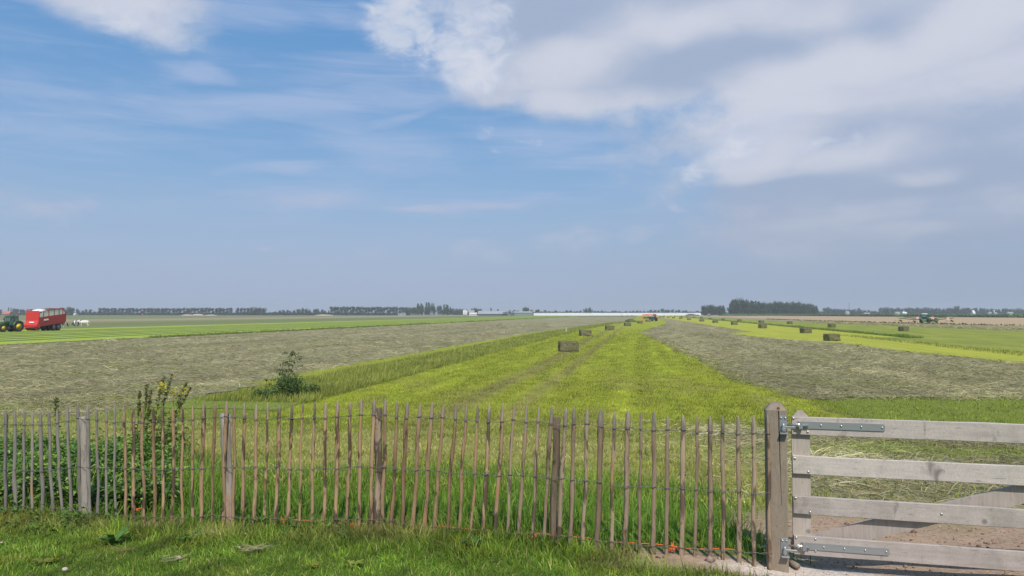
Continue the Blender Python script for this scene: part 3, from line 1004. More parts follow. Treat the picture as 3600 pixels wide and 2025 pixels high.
def tall_weed(px, py_top, Y, lean, label, kind='seed'):
    """upright weed with a dense spike of brownish seed or leaves"""
    p = at_depth(px, py_top, Y)
    x0, y0 = p.x - lean, Y
    z0 = tz(x0, y0)
    h = p.z - z0
    t = thing('tall_weed', label, 'weed', (x0, y0, z0), 0, 'tall weeds behind the fence')
    bm = bmesh.new()
    pts = [(lean * f * f, 0.0, h * f) for f in np.linspace(0, 0.97, 7)]
    tube(bm, pts, [0.009 * (1 - 0.7 * i / 6) for i in range(7)], 5)
    bm_obj('stem', bm, M_STEM, t)
    n = 70
    f = rnd(0.15, 1.0, n)
    a = rnd(0, 6.283, n)
    pos = np.stack([lean * f * f, np.zeros(n), h * f], 1)
    dr = np.stack([np.cos(a), np.sin(a), rnd(0.1, 1.1, n)], 1)
    ln = 0.14 * (1.1 - 0.75 * f) * rnd(0.6, 1.2, n) + 0.03
    col = pal(n, [(0.17, 0.24, 0.055), (0.24, 0.27, 0.07), (0.13, 0.18, 0.045)], (1, 1, 1))
    link('leaves', leaf_mesh('leaves', pos, dr, ln, ln * 0.4, col), M_LEAF, t)
    n = 150
    f = rnd(0.72, 1.0, n)
    a = rnd(0, 6.283, n)
    r_ = 0.022 * (1.25 - f) / 0.5 * rnd(0.3, 1, n)
    pos = np.stack([lean * f * f + r_ * np.cos(a), r_ * np.sin(a), h * f], 1)
    dr = np.stack([np.cos(a) * 0.6, np.sin(a) * 0.6, rnd(0.3, 1, n)], 1)
    col = pal(n, [(0.25, 0.20, 0.08), (0.19, 0.20, 0.065), (0.28, 0.21, 0.09)], (1, 1, 1))
    link('seed_head', leaf_mesh('seed_head', pos, dr, rnd(.02, .045, n), rnd(.012, .02, n), col), M_LEAF, t)
    return t


for a in ((577, 1322, 12.6, 0.18, 'tallest left weed of the clump above the grey fence, tip leaning right'), (605, 1318, 12.4, 0.22, 'tallest brown-spiked weed in the clump above the fence'),
          (517, 1355, 12.2, 0.05, 'short dark weed at the left of the weed clump'), (530, 1372, 12.0, 0.06, 'small leafy weed beside the short dark one in the clump'),
          (657, 1345, 12.6, 0.3, 'thin weed leaning right at the right side of the clump'), (492, 1381, 11.8, 0.04, 'lowest weed spike at the far left of the clump'),
          (197, 1400, 11.4, -0.03, 'lone dark weed spike rising above the grey pickets'), (672, 1362, 12.8, 0.4, 'bushy weed at the far right of the clump')):
    tall_weed(*a)
# yellow ragwort-like heads and broad weed mass under them
n = 170
px_ = rnd(470, 690, n)
y = rnd(11.4, 13.2, n)
x = (px_ - 1800) / FPX * y
weed_patch('weed_clump', x, y, rnd(0.4, 1.0, n) * (0.55 + 0.5 * np.exp(-((px_ - 590) / 80) ** 2)), 11, 'leafy weed clump with yellow heads above the fence', [(0.17, 0.25, 0.05), (0.24, 0.30, 0.06), (0.34, 0.33, 0.08), (0.13, 0.19, 0.04)], 0.065)
n = 130
c0 = [at_depth(572, 1366, 12.3), at_depth(612, 1388, 12.2), at_depth(642, 1371, 12.4)]
ci = RNG.choice(3, n, p=[.5, .3, .2])
pos = np.array([c0[i][:] for i in ci]) + RNG.normal(0, 0.05, (n, 3)) * np.array([0.8, 1, 1])
t = thing('yellow_weed', 'ragged weed with yellow flower heads above the fence', 'weed', (c0[0].x, 12.3, tz(c0[0].x, 12.3)))
base = np.array(t.location[:])
o = link('flower_heads', leaf_mesh('flower_head', pos - base, RNG.normal(0, 1, (n, 3)) + np.array([0, 0, .6]), rnd(.03, .06, n), rnd(.02, .035, n), pal(n, [(0.55, 0.46, 0.02), (0.45, 0.40, 0.05)], (1, 1))), M_LEAF, t)
o['kind'] = 'stuff'
bm = bmesh.new()
for c_ in c0:
    tube(bm, [(c_.x - base[0] - 0.1, 0, 0), (c_.x - base[0], c_.y - base[1], c_.z - base[2])], [0.008, 0.004], 5)
bm_obj('stem', bm, M_STEM, t)

# shrub and sapling at the ditch end
def shrub(px, py, Y, wpx, hpx, n, label, cols, group=None):
    p = at_depth(px, py, Y)
    k_ = Y / FPX
    t = thing('shrub', label, 'shrub', (p.x, Y, 0.0), 0, group)
    r_ = rnd(0, 1, n) ** 0.45
    a, b = rnd(0, 6.283, n), np.arccos(rnd(0, 1, n))
    lump = 0.75 + 0.5 * fbm(np.cos(a) * 3 + b, np.sin(a) * 3, 1.2, 85)
    pos = np.stack([np.cos(a) * np.sin(b) * wpx * k_ * .5, np.sin(a) * np.sin(b) * wpx * k_ * .5, np.cos(b) * hpx * k_ + 0.02], 1) * (r_ * lump)[:, None]
    dr = pos / np.maximum(np.linalg.norm(pos, axis=1, keepdims=True), .01) + RNG.normal(0, .7, (n, 3))
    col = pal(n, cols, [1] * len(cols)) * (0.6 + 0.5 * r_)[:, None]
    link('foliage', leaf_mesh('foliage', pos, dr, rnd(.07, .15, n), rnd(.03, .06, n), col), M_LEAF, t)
    bm = bmesh.new()
    for q in range(7):
        a_ = q * 0.9
        tube(bm, [(0.05 * math.cos(a_), 0.05 * math.sin(a_), 0), (0.3 * wpx * k_ * math.cos(a_), 0.3 * wpx * k_ * math.sin(a_), 0.75 * hpx * k_)], [0.012, 0.004], 5)
    bm_obj('stem', bm, M_BARK, t)
    return t


DKL = [(0.065, 0.12, 0.035), (0.095, 0.16, 0.045), (0.13, 0.20, 0.055)]
shrub(1018, 1392, 29.6, 136, 84, 2500, 'dark green bushy shrub around the sapling at the ditch end', DKL)
shrub(925, 1396, 29.2, 100, 30, 900, 'low dark weeds spreading left of the sapling shrub', DKL)
shrub(1098, 1392, 30.2, 60, 38, 700, 'low dark tuft between the sapling shrub and the ditch grass', DKL)


def sapling(px, py_top, Y, label, specs):
    p = at_depth(px, py_top, Y)
    t = thing('sapling', label, 'tree', (p.x, Y, 0.0), 0, None)
    k_ = Y / FPX
    bm = bmesh.new()
    pos, dr = [], []
    for (bx, tx, ht, br) in specs:
        pts = [Vector((bx * k_ + (tx - bx) * k_ * f ** 1.2, 0.05 * math.sin(f * 5 + bx), ht * k_ * f)) for f in np.linspace(0, 1, 8)]
        tube(bm, pts, [0.02 * (1 - 0.8 * i / 7) for i in range(8)], 5)
        for q in range(br):
            f = random.uniform(0.3, 1.0)
            i = min(int(f * 7), 6)
            a = random.uniform(0, 6.283)
            b = pts[i].lerp(pts[i + 1], f * 7 - i)
            e = b + Vector((math.cos(a) * .36, math.sin(a) * .3, random.uniform(0.0, .16))) * random.uniform(.5, 1.1)
            tube(bm, [b, b.lerp(e, .6) + Vector((0, 0, .04)), e], [0.006, 0.004, 0.002], 4, cap=False)
            for m_ in range(9):
                g_ = random.uniform(.25, 1.05)
                pos.append(b.lerp(e, g_) + Vector((random.gauss(0, .02), random.gauss(0, .02), random.gauss(0, .02))))
                dr.append((math.cos(a) + random.gauss(0, .6), math.sin(a) + random.gauss(0, .6), random.uniform(-.9, .2)))
    bm_obj('trunk', bm, M_BARK, t)
    n = len(pos)
    link('crown', leaf_mesh('crown', np.array([v[:] for v in pos]), np.array(dr), rnd(.08, .15, n), rnd(.035, .06, n), pal(n, [(0.085, 0.14, 0.04), (0.12, 0.18, 0.05), (0.24, 0.27, 0.07)], (3, 3, 0.8))), M_LEAF, t)


sapling(1005, 1230, 29.8, 'thin leafy sapling standing out of the dark shrub before the hay', [(0, 18, 158, 22), (-10, -12, 128, 13), (8, 32, 140, 16), (-45, -52, 62, 6)])


# broad-leaved plants and small things on the lawn
def rosette(px, py, n, ls, label, cols, up=0.5):
    Y = 7.0
    for _ in range(12):
        p = at_depth(px, py, Y)
        Y += (p.z - tz(p.x, Y)) * 2.2
    p = at_depth(px, py, Y)
    t = thing('dock_plant', label, 'weed', (p.x, Y, tz(p.x, Y)), 0, 'broad-leaved weeds on the lawn')
    for q in range(n):
        a = q * 2.4 + random.uniform(-.3, .3)
        e = random.uniform(0.25, 1.0) * up
        ln = ls * random.uniform(.7, 1.2)
        bm = bmesh.new()
        rows = 6
        vs = []
        for i in range(rows + 1):
            f = i / rows
            w = 0.22 * ln * math.sin(math.pi * min(f * 0.93 + 0.09, 1)) ** 0.8
            h = ln * (e * f * 1.3 - 0.7 * e * f * f) + 0.02
            r_ = 0.02 + ln * f
            wig = 0.06 * ln * math.sin(i * 2.1 + q)
            vs.append([bm.verts.new((math.cos(a) * r_ - math.sin(a) * s2 * w, math.sin(a) * r_ + math.cos(a) * s2 * w, h + abs(s2) * 0.25 * w + wig * s2)) for s2 in (-1, 0, 1)])
        for i in range(rows):
            for j in range(2):
                bm.faces.new((vs[i][j], vs[i][j + 1], vs[i + 1][j + 1], vs[i + 1][j]))
        o = bm_obj('leaf', bm, None, t, True)
        cc = np.array(random.choice(cols)) * random.uniform(.8, 1.2)
        at = o.data.attributes.new('Col', 'FLOAT_COLOR', 'POINT')
        at.data.foreach_set('color', np.tile(np.append(cc, 1.0), len(o.data.vertices)).astype(np.float32))
        o.data.materials.append(M_LEAF)


DOCK = [(0.11, 0.23, 0.045), (0.16, 0.29, 0.055), (0.085, 0.175, 0.035)]
rosette(400, 1915, 15, 0.125, 'large broad-leaved dock on the lawn below the grey fence', DOCK, 1.5)
rosette(240, 1835, 11, 0.14, 'leafy weed against the foot of the grey fence post', [(0.10, 0.21, 0.035), (0.13, 0.25, 0.04)], 1.1)
rosette(1240, 1995, 7, 0.08, 'small yellow-green weed at the bottom edge of the lawn', [(0.2, 0.24, 0.03)], 0.5)
rosette(690, 1898, 7, 0.10, 'flat dark weed on the lawn below the brown pickets', DOCK, 0.3)
rosette(1660, 1920, 14, 0.09, 'dense dark weed below the fence beside the bare soil', [(0.05, 0.12, 0.03), (0.07, 0.15, 0.03)], 0.6)
rosette(150, 1985, 9, 0.09, 'yellowish weed near the lower left corner of the lawn', [(0.22, 0.21, 0.03), (0.18, 0.2, 0.03)], 0.5)
rosette(1085, 2000, 6, 0.07, 'tiny yellow weed between pebbles on the lawn', [(0.24, 0.24, 0.03)], 0.5)


def lawn_point(px, py):
    Y = 7.0
    for _ in range(14):
        p = at_depth(px, py, Y)
        Y += (p.z - tz(p.x, Y)) * 2.2
    return Vector((p.x, Y, tz(p.x, Y)))


M_PEB = paint('pale_stone', (0.50, 0.42, 0.33), 0.8, 0.2, 0.4, 30)
for i, (px, py, r_, lab) in enumerate(((228, 2014, 0.024, 'largest pale pebble at the bottom edge of the lawn'), (628, 1972, 0.020, 'pale round pebble on the lawn below the brown pickets'),
                                       (863, 1887, 0.014, 'tiny white pebble on the lawn right of the weathered post'), (842, 1934, 0.012, 'smallest white fleck on the lawn right of the weathered post'),
                                       (6, 1917, 0.014, 'white fleck on the lawn at the left edge'))):
    bm = bmesh.new()
    bmesh.ops.create_icosphere(bm, subdivisions=2, radius=r_)
    for v in bm.verts:
        v.co *= 1 + 0.35 * (mnoise.noise(v.co * 40 + Vector((i * 3, 0, 0))))
        v.co.z *= 0.62
    o = bm_obj('pebble', bm, M_PEB, None, True)
    o.location = lawn_point(px, py) + Vector((0, 0, r_ * 0.5 + 0.02))
    tag(o, lab, 'stone', 'pebbles on the lawn')
for i, (px, py, ln, nn_, lab) in enumerate(((905, 1945, 0.11, 34, 'wisp of pale straw on the lawn below the tall post'), (752, 1888, 0.12, 30, 'small wisp of dry straw on the lawn'), (420, 1950, 0.1, 26, 'brown withered leaf tuft under the broad-leaved dock'),
                                            (590, 1985, 0.1, 20, 'dry straw wisp beside the round pebble'))):
    p = lawn_point(px, py)
    a = RNG.normal(0.15, 0.5, nn_) + (math.pi * (RNG.random(nn_) > .5))
    d_ = np.stack([np.cos(a), np.sin(a), rnd(0, .25, nn_)], 1)
    rt = RNG.normal(0, 0.035, (nn_, 3)) * np.array([1.4, 1, 0]) + np.array([0, 0, 0.045])
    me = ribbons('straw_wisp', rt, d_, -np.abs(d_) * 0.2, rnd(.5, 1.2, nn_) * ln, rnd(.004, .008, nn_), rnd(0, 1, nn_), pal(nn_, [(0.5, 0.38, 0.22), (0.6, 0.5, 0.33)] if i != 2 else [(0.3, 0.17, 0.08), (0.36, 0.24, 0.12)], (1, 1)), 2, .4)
    o = tag(link('straw_wisp', me, M_HAY), lab, 'straw', 'straw wisps on the lawn')
    o.location = p

# straggling dry and green grass among and behind the nettles
n = 9000
px_ = rnd(-120, 760, n)
y = rnd(9.0, 16.5, n)
x = (px_ - 1800) / FPX * y
d = y - yf(x)
keep = (d > 0.3) & (d < 7)
x, y, d = x[keep], y[keep], d[keep]
n = len(x)
h = rnd(0.25, 0.62, n) * (1 - 0.45 * sstep(2.5, 6.5, d)) * (0.5 + 0.8 * fbm(x, y, 0.9, 95))
c = mixc(pal(n, TALL, (4, 4, 3, 2)), pal(n, [(0.52, 0.43, 0.17), (0.42, 0.38, 0.11)], (1, 1)), sstep(2.6, 4.4, d + RNG.normal(0, .8, n)))
add_ribbons('straggling_grass', x, y, h, rnd(0.008, 0.015, n), c, 0.35, 0.7, 'straggling dry and green grass around the nettles', segs=3)

# clods and crumbs on the bare soil of the gateway
n = 5200
x, y = rnd(0.4, 6.5, n), rnd(5.0, 10.5, n)
d, soil, sand, dry, hay, lawn = bank_zones(x, y)
keep = RNG.random(n) < np.maximum(soil, sand * 0.5)
x, y, sand = x[keep], y[keep], sand[keep]
n = len(x)
r_ = np.exp(RNG.normal(math.log(0.009), 0.45, n))
oct_ = np.array([(1, 0, 0), (-1, 0, 0), (0, 1, 0), (0, -1, 0), (0, 0, .8), (0, 0, -.5)])
P = oct_[None] * r_[:, None, None] * (1 + RNG.normal(0, .25, (n, 6, 3)))
P += np.stack([x, y, terrain(x, y) + r_ * 0.15], 1)[:, None]
F = np.array([(0, 2, 4), (2, 1, 4), (1, 3, 4), (3, 0, 4), (2, 0, 5), (1, 2, 5), (3, 1, 5), (0, 3, 5)])
L = (F[None] + (np.arange(n) * 6)[:, None, None]).ravel()
c = pal(n, [(0.34, 0.235, 0.155), (0.27, 0.18, 0.12), (0.38, 0.275, 0.185)], (2, 2, 1))
c = mixc(c, (0.58, 0.49, 0.41), sand)
me = np_mesh('soil_clods', P.reshape(-1, 3), L, np.arange(n * 8) * 3, None, np.repeat(c, 6, axis=0))
tag(link('soil_clods', me, M_BANK), 'loose clods and crumbs of earth in the gateway', 'soil', kind='stuff')

# ------------------------------------------------------------------ the paling fence
def wood_mat(name, cols, grain=(1.0, 1.0, 0.10), sc=38.0, rough=0.85, knots=0.0, bark=0.0, tipgrey=None, bstr=0.5):
    """weathered timber: long grain, stains, dark bark remnants, tone that differs from piece to piece"""
    m, k, out = new_mat(name)
    tc = k.new('ShaderNodeTexCoord').outputs['Object']
    rn = k.new('ShaderNodeObjectInfo').outputs['Random']
    off = k.xyz(k.mul(rn, 37.0), k.mul(rn, 11.0), k.mul(rn, 23.0))
    va = k.new('ShaderNodeVectorMath', operation='ADD')
    k.put(va.inputs[0], tc)
    k.put(va.inputs[1], off)
    v = va.outputs[0]
    g = k.noise(k.vmap(v, grain), sc, 5.0, 0.65, 0.3)
    big = k.noise(k.vmap(v, (1, 1, 0.45)), 6.0, 4.0, 0.6)
    tone = k.add(k.mul(g, 0.5), k.add(k.mul(big, 0.35), k.mul(rn, 0.35)))
    c = k.mix(k.ramp(tone, 0.32, 0.62), cols[0], cols[1])
    c = k.mix(k.ramp(tone, 0.58, 0.92), c, cols[2])
    if bark:
        b = k.noise(k.vmap(v, (1, 1, 0.25)), 11.0, 4.0, 0.6, 0.8)
        c = k.mix(k.mul(k.ramp(k.add(b, k.mul(rn, 0.12)), 0.58, 0.66), bark), c, (0.06, 0.045, 0.034))
        b3 = k.noise(k.vmap(v, (1, 1, 0.12)), 46.0, 3.0, 0.7, 0.5)
        c = k.mix(k.mul(k.ramp(b3, 0.56, 0.66), 0.6 * bark), c, (0.075, 0.055, 0.04))
        o2 = k.noise(k.vmap(v, (1, 1, 0.3)), 7.0, 3.0, 0.6)
        c = k.mix(k.mul(k.ramp(k.add(o2, k.mul(k.sub(rn, 0.5), 0.14)), 0.60, 0.72), 0.65), c, (0.42, 0.21, 0.09))
    if knots:
        w = k.noise(k.vmap(v, (1, 1, 0.6)), 5.0, 3.0, 0.6, 1.2)
        c = k.mix(k.mul(k.ramp(w, 0.60, 0.74), knots), c, (0.13, 0.115, 0.105))
        nick = k.noise(k.vmap(v, tuple(q * 1.0 for q in grain)), sc * 3.2, 3.0, 0.7, 0.4)
        c = k.mix(k.mul(k.ramp(nick, 0.61, 0.70), 0.55), c, (0.10, 0.085, 0.075))
        st_ = k.noise(v, 1.9, 4.0, 0.62, 0.8)
        c = k.mix(k.mul(k.ramp(st_, 0.50, 0.72), 0.45 * knots), c, (0.20, 0.185, 0.175))
        gr_ = k.noise(v, 3.1, 3.0, 0.6, 0.4)
        c = k.mix(k.mul(k.ramp(gr_, 0.56, 0.75), 0.22 * knots), c, (0.22, 0.25, 0.15))
        vo = k.new('ShaderNodeTexVoronoi')
        k.put(vo.inputs['Vector'], k.vmap(v, (1, 1, 1)))
        vo.inputs['Scale'].default_value = 3.3
        c = k.mix(k.mul(k.ramp(vo.outputs['Distance'], 0.035, 0.10, 1.0, 0.0), 0.6), c, (0.10, 0.075, 0.06))
    if tipgrey is not None:
        z = k.sep(tc)[2]
        c = k.mix(k.mul(k.ramp(k.add(z, k.mul(big, 0.3)), tipgrey, tipgrey + 0.16), 0.55), c, (0.28, 0.25, 0.225))
    fib = k.noise(k.vmap(v, (1, 1, grain[2] * 0.5)), sc * 4, 3.0, 0.7)
    vv = k.add(0.72, k.mul(fib, 0.56))
    c = k.mix(1.0, c, k.xyz(vv, vv, vv), 'MULTIPLY')
    principled(k, out, c, rough, 0.15, normal=bump(k, k.add(g, k.mul(fib, 0.5)), bstr, 0.008))
    return m


M_PICK_G = wood_mat('grey_weathered_picket', [(0.17, 0.155, 0.135), (0.25, 0.225, 0.195), (0.34, 0.30, 0.26)], bark=0.25)
M_PICK_B = wood_mat('brown_split_picket', [(0.20, 0.12, 0.068), (0.36, 0.235, 0.135), (0.53, 0.365, 0.21)], bark=0.85, tipgrey=2.40)
M_PICK_M = wood_mat('mixed_split_picket', [(0.18, 0.125, 0.085), (0.31, 0.225, 0.155), (0.46, 0.345, 0.235)], bark=0.75, tipgrey=2.40)
M_POST_G = wood_mat('pale_weathered_post', [(0.26, 0.235, 0.205), (0.34, 0.30, 0.26), (0.42, 0.37, 0.32)], bark=0.35, knots=0.3, sc=24)
M_POST_B = wood_mat('barked_post', [(0.15, 0.11, 0.08), (0.27, 0.205, 0.15), (0.45, 0.34, 0.25)], bark=0.8, sc=22, bstr=0.9)
M_WIRE = paint('galvanised_wire', (0.20, 0.185, 0.165), 0.6, 0.3, 0.5, 9, 0.3)
M_TWINE = paint('orange_twine', (0.75, 0.16, 0.05), 0.7, 0.2, 0.15, 30)

Z5 = lambda zx, zy: (zx / 2.319, 1400 + zy / 2.319)
Z6 = lambda zx, zy: (900 + zx / 2.319, 1400 + zy / 2.319)
Z7 = lambda zx, zy: (1800 + zx / 2.319, 1400 + zy / 2.319)
PK = [(Z5(*a), Z5(*b), w) for a, b, w in (
    ((-28, 112), (-34, 925), 26), ((48, 110), (42, 925), 30), ((120, 105), (125, 905), 26), ((198, 98), (190, 880), 22), ((262, 105), (265, 895), 26), ((330, 105), (345, 905), 30), ((398, 103), (430, 890), 26), ((465, 90), (505, 895), 28),
    ((547, 60), (577, 890), 28), ((636, 60), (655, 920), 30), ((712, 62), (735, 960), 28), ((787, 85), (798, 970), 26), ((865, 75), (873, 1010), 24), ((936, 68), (943, 1010), 22),
    ((1008, 65), (1025, 990), 27), ((1088, 80), (1090, 1010), 25), ((1158, 70), (1168, 1010), 27), ((1250, 80), (1257, 1015), 27), ((1328, 65), (1325, 1020), 29), ((1412, 70), (1408, 1030), 25), ((1488, 57), (1485, 1040), 23),
    ((1572, 55), (1573, 1035), 25), ((1662, 42), (1640, 1045), 33), ((1752, 42), (1730, 1000), 25), ((1847, 25), (1815, 1045), 31), ((1910, 50), (1900, 1050), 27), ((1993, 40), (1980, 1000), 29), ((2090, 50), (2070, 1040), 31))]
PK += [(Z6(*a), Z6(*b), w) for a, b, w in (
    ((95, 35), (70, 1040), 27), ((190, 55), (160, 1045), 31), ((293, 45), (262, 1060), 31), ((383, 42), (352, 1030), 25), ((482, 28), (450, 1070), 29), ((570, 32), (548, 1075), 31), ((665, 20), (650, 1070), 31), ((768, 32), (740, 1095), 29),
    ((860, 5), (835, 1090), 29), ((962, 8), (935, 1060), 31), ((1055, 5), (1030, 1050), 31), ((1153, 20), (1103, 1060), 31), ((1237, 28), (1185, 1110), 33), ((1341, 38), (1272, 1110), 33), ((1438, 35), (1370, 1080), 33), ((1530, 50), (1460, 1080), 33),
    ((1633, 42), (1560, 1085), 31), ((1718, 50), (1658, 1075), 33), ((1808, 55), (1750, 1105), 27), ((1902, 48), (1855, 1095), 36), ((2015, 42), (1950, 1130), 31), ((2106, 65), (2045, 1125), 29))]
PK += [(Z7(*a), Z7(*b), w) for a, b, w in (
    ((120, 62), (55, 1135), 29), ((220, 68), (160, 1210), 33), ((328, 65), (250, 1225), 27), ((443, 80), (375, 1235), 35), ((510, 70), (470, 1240), 31), ((615, 92), (580, 1230), 35), ((725, 90), (690, 1255), 40), ((838, 110), (815, 1200), 31),
    ((945, 100), (915, 1230), 45), ((1055, 115), (1040, 1230), 25), ((1160, 110), (1150, 1200), 42), ((1270, 140), (1255, 1270), 36), ((1393, 140), (1378, 1270), 42), ((1510, 140), (1490, 1280), 31), ((1615, 145), (1612, 1330), 40), ((1718, 148), (1720, 1340), 33),
    ((1843, 145), (1850, 1345), 42), ((1970, 140), (1975, 1360), 34), ((2082, 140), (2104, 1385), 30))]

fence_g = thing('picket_fence', 'grey weathered paling fence of split pickets on wire at the left', 'fence', (at_depth(160, 1800, 8.9).x, 8.9, 0.0))
fence_b = thing('picket_fence', 'brown split paling fence on wire reaching to the gate post', 'fence', (0.0, 7.0, 0.0))
GREY_END = 410


def stake(name, pts, rads, mat, parent, n=8, point=0.09, seed=0):
    """an irregular split stake along pts; the top ends in a hewn point"""
    rs = random.Random(seed)
    bm = bmesh.new()
    pts = [Vector(p) - parent.location for p in pts]
    shape = [rs.uniform(0.72, 1.12) for _ in range(n)]
    rings = []
    ax = Vector((1, 0, 0))
    for p, r_ in zip(pts, rads):
        rings.append([bm.verts.new(p + Vector((math.cos(2 * math.pi * q / n) * r_ * shape[q] * rs.uniform(.93, 1.07), math.sin(2 * math.pi * q / n) * r_ * 0.8 * shape[(q + 3) % n] * rs.uniform(.93, 1.07), 0))) for q in range(n)])
    for r0, r1 in zip(rings, rings[1:]):
        for q in range(n):
            bm.faces.new((r0[q], r0[(q + 1) % n], r1[(q + 1) % n], r1[q]))
    bm.faces.new(rings[0][::-1])
    bm.faces.new(rings[-1])
    o = bm_obj(name, bm, mat, parent, True)
    return o


def wobble_path(a, b, n, amp, rs):
    out = []
    f1, f2, p1, p2 = rs.uniform(1, 2.2), rs.uniform(3, 5), rs.uniform(0, 6), rs.uniform(0, 6)
    for i in range(n):
        f = i / (n - 1)
        w = amp * math.sin(math.pi * f) * (math.sin(f1 * 3.1 * f + p1) + 0.5 * math.sin(f2 * 3.1 * f + p2)) + rs.uniform(-1, 1) * amp * 0.22
        out.append(a.lerp(b, f) + Vector((w, 0.5 * w, 0)))
    return out


PICKETS = []
for i, ((tx, ty), (bx, by), w) in enumerate(PK):
    rs = random.Random(i * 7 + 3)
    grey = tx < GREY_END
    par = fence_g if grey else fence_b
    Yt, Yb = fdepth(tx), fdepth(bx)
    top, bot = at_depth(tx, ty, Yt), at_depth(bx, by, Yb)
    down = (bot - top).normalized()
    r_ = (w / 2.319) * 0.5 * Yb / FPX * 1.03
    bot2 = bot + down * 0.12
    path = wobble_path(bot2, top - (top - bot2).normalized() * 0.085, 11, 0.0055 + 0.004 * rs.random(), rs)
    rad = [r_ * rs.uniform(.88, 1.1) * (1.08 - 0.14 * j / 10) for j in range(11)]
    for j in range(11):
        if rs.random() < 0.10:
            rad[j] *= 1.2
    e = path[-1]
    path += [e + (top - e) * 0.55, e + (top - e) * 0.88, top]
    rad += [r_ * 0.78, r_ * 0.46, r_ * 0.22]
    m_ = M_PICK_G if grey else (M_PICK_B if tx < 1800 else M_PICK_M)
    stake('picket', path, rad, m_, par, 8, seed=i)
    PICKETS.append((top, bot, r_, grey))

# round posts behind the pickets
for i, (tl, tr_, ty, bl, br, by, mat, par, lab) in enumerate((
        (Z5(648, 155), Z5(726, 155), None, Z5(672, 945), Z5(744, 945), None, M_POST_G, fence_g, None), (Z5(1800, 130), Z5(1884, 130), None, Z5(1832, 1050), Z5(1906, 1050), None, M_POST_G, fence_b, 'pale grey weathered post'),
        (Z6(972, 85), Z6(1032, 85), None, Z6(952, 1062), Z6(1024, 1062), None, M_POST_B, fence_b, 'dark barked post'), (Z7(330, 158), Z7(392, 158), None, Z7(300, 1245), Z7(362, 1245), None, M_POST_B, fence_b, 'barked post with peeling light wood'))):
    Y = fdepth((tl[0] + tr_[0]) / 2) + 0.065
    rs = random.Random(i + 50)
    a = at_depth((bl[0] + br[0]) / 2, bl[1], Y)
    b = at_depth((tl[0] + tr_[0]) / 2, tl[1], Y)
    r_ = (tr_[0] - tl[0]) / 2 * Y / FPX * 1.04
    path = wobble_path(a + (a - b).normalized() * 0.15, b, 10, 0.008, rs)
    o = stake('post', path + [path[-1] + Vector((0, 0, 0.006))], [r_ * rs.uniform(.95, 1.05) * (1.0 if j > 1 else .97) for j in range(10)] + [r_ * 0.86], mat, par, 14, seed=i + 90)
    if lab:
        o['label'] = lab

# three lines of twisted wire, one strand before and one behind every picket
WIRES = [
    ([(50, 205, 5), (330, 210, 5), (640, 160, 5), (1010, 185, 5), (1250, 180, 5), (1570, 165, 5), (1850, 135, 5), (2087, 155, 5), (380, 155, 6), (570, 145, 6), (860, 120, 6), (1055, 118, 6), (1240, 145, 6), (1530, 150, 6), (1900, 175, 6),
      (20, 170, 7), (220, 183, 7), (440, 200, 7), (615, 205, 7), (840, 225, 7), (945, 230, 7), (1160, 240, 7), (1393, 250, 7), (1615, 262, 7), (1843, 272, 7), (2080, 280, 7)]),
    ([(50, 575, 5), (330, 585, 5), (640, 545, 5), (1010, 560, 5), (1250, 568, 5), (1570, 565, 5), (1850, 548, 5), (2087, 550, 5), (380, 565, 6), (860, 545, 6), (1055, 548, 6), (1240, 570, 6), (1530, 590, 6), (1900, 612, 6), (20, 615, 7), (220, 628, 7),
      (440, 645, 7), (615, 670, 7), (840, 690, 7), (945, 693, 7), (1160, 712, 7), (1393, 725, 7), (1615, 738, 7), (1843, 752, 7), (2080, 765, 7)]),
    ([(50, 905, 5), (640, 925, 5), (1010, 945, 5), (1250, 965, 5), (1570, 955, 5), (1850, 945, 5), (2087, 960, 5), (380, 985, 6), (860, 970, 6), (1055, 975, 6), (1240, 1020, 6), (1530, 1045, 6), (1900, 1075, 6), (20, 1080, 7), (220, 1095, 7),
      (440, 1110, 7), (615, 1140, 7), (840, 1165, 7), (945, 1170, 7), (1160, 1195, 7), (1393, 1210, 7), (1615, 1220, 7), (1843, 1228, 7), (2080, 1250, 7)])]
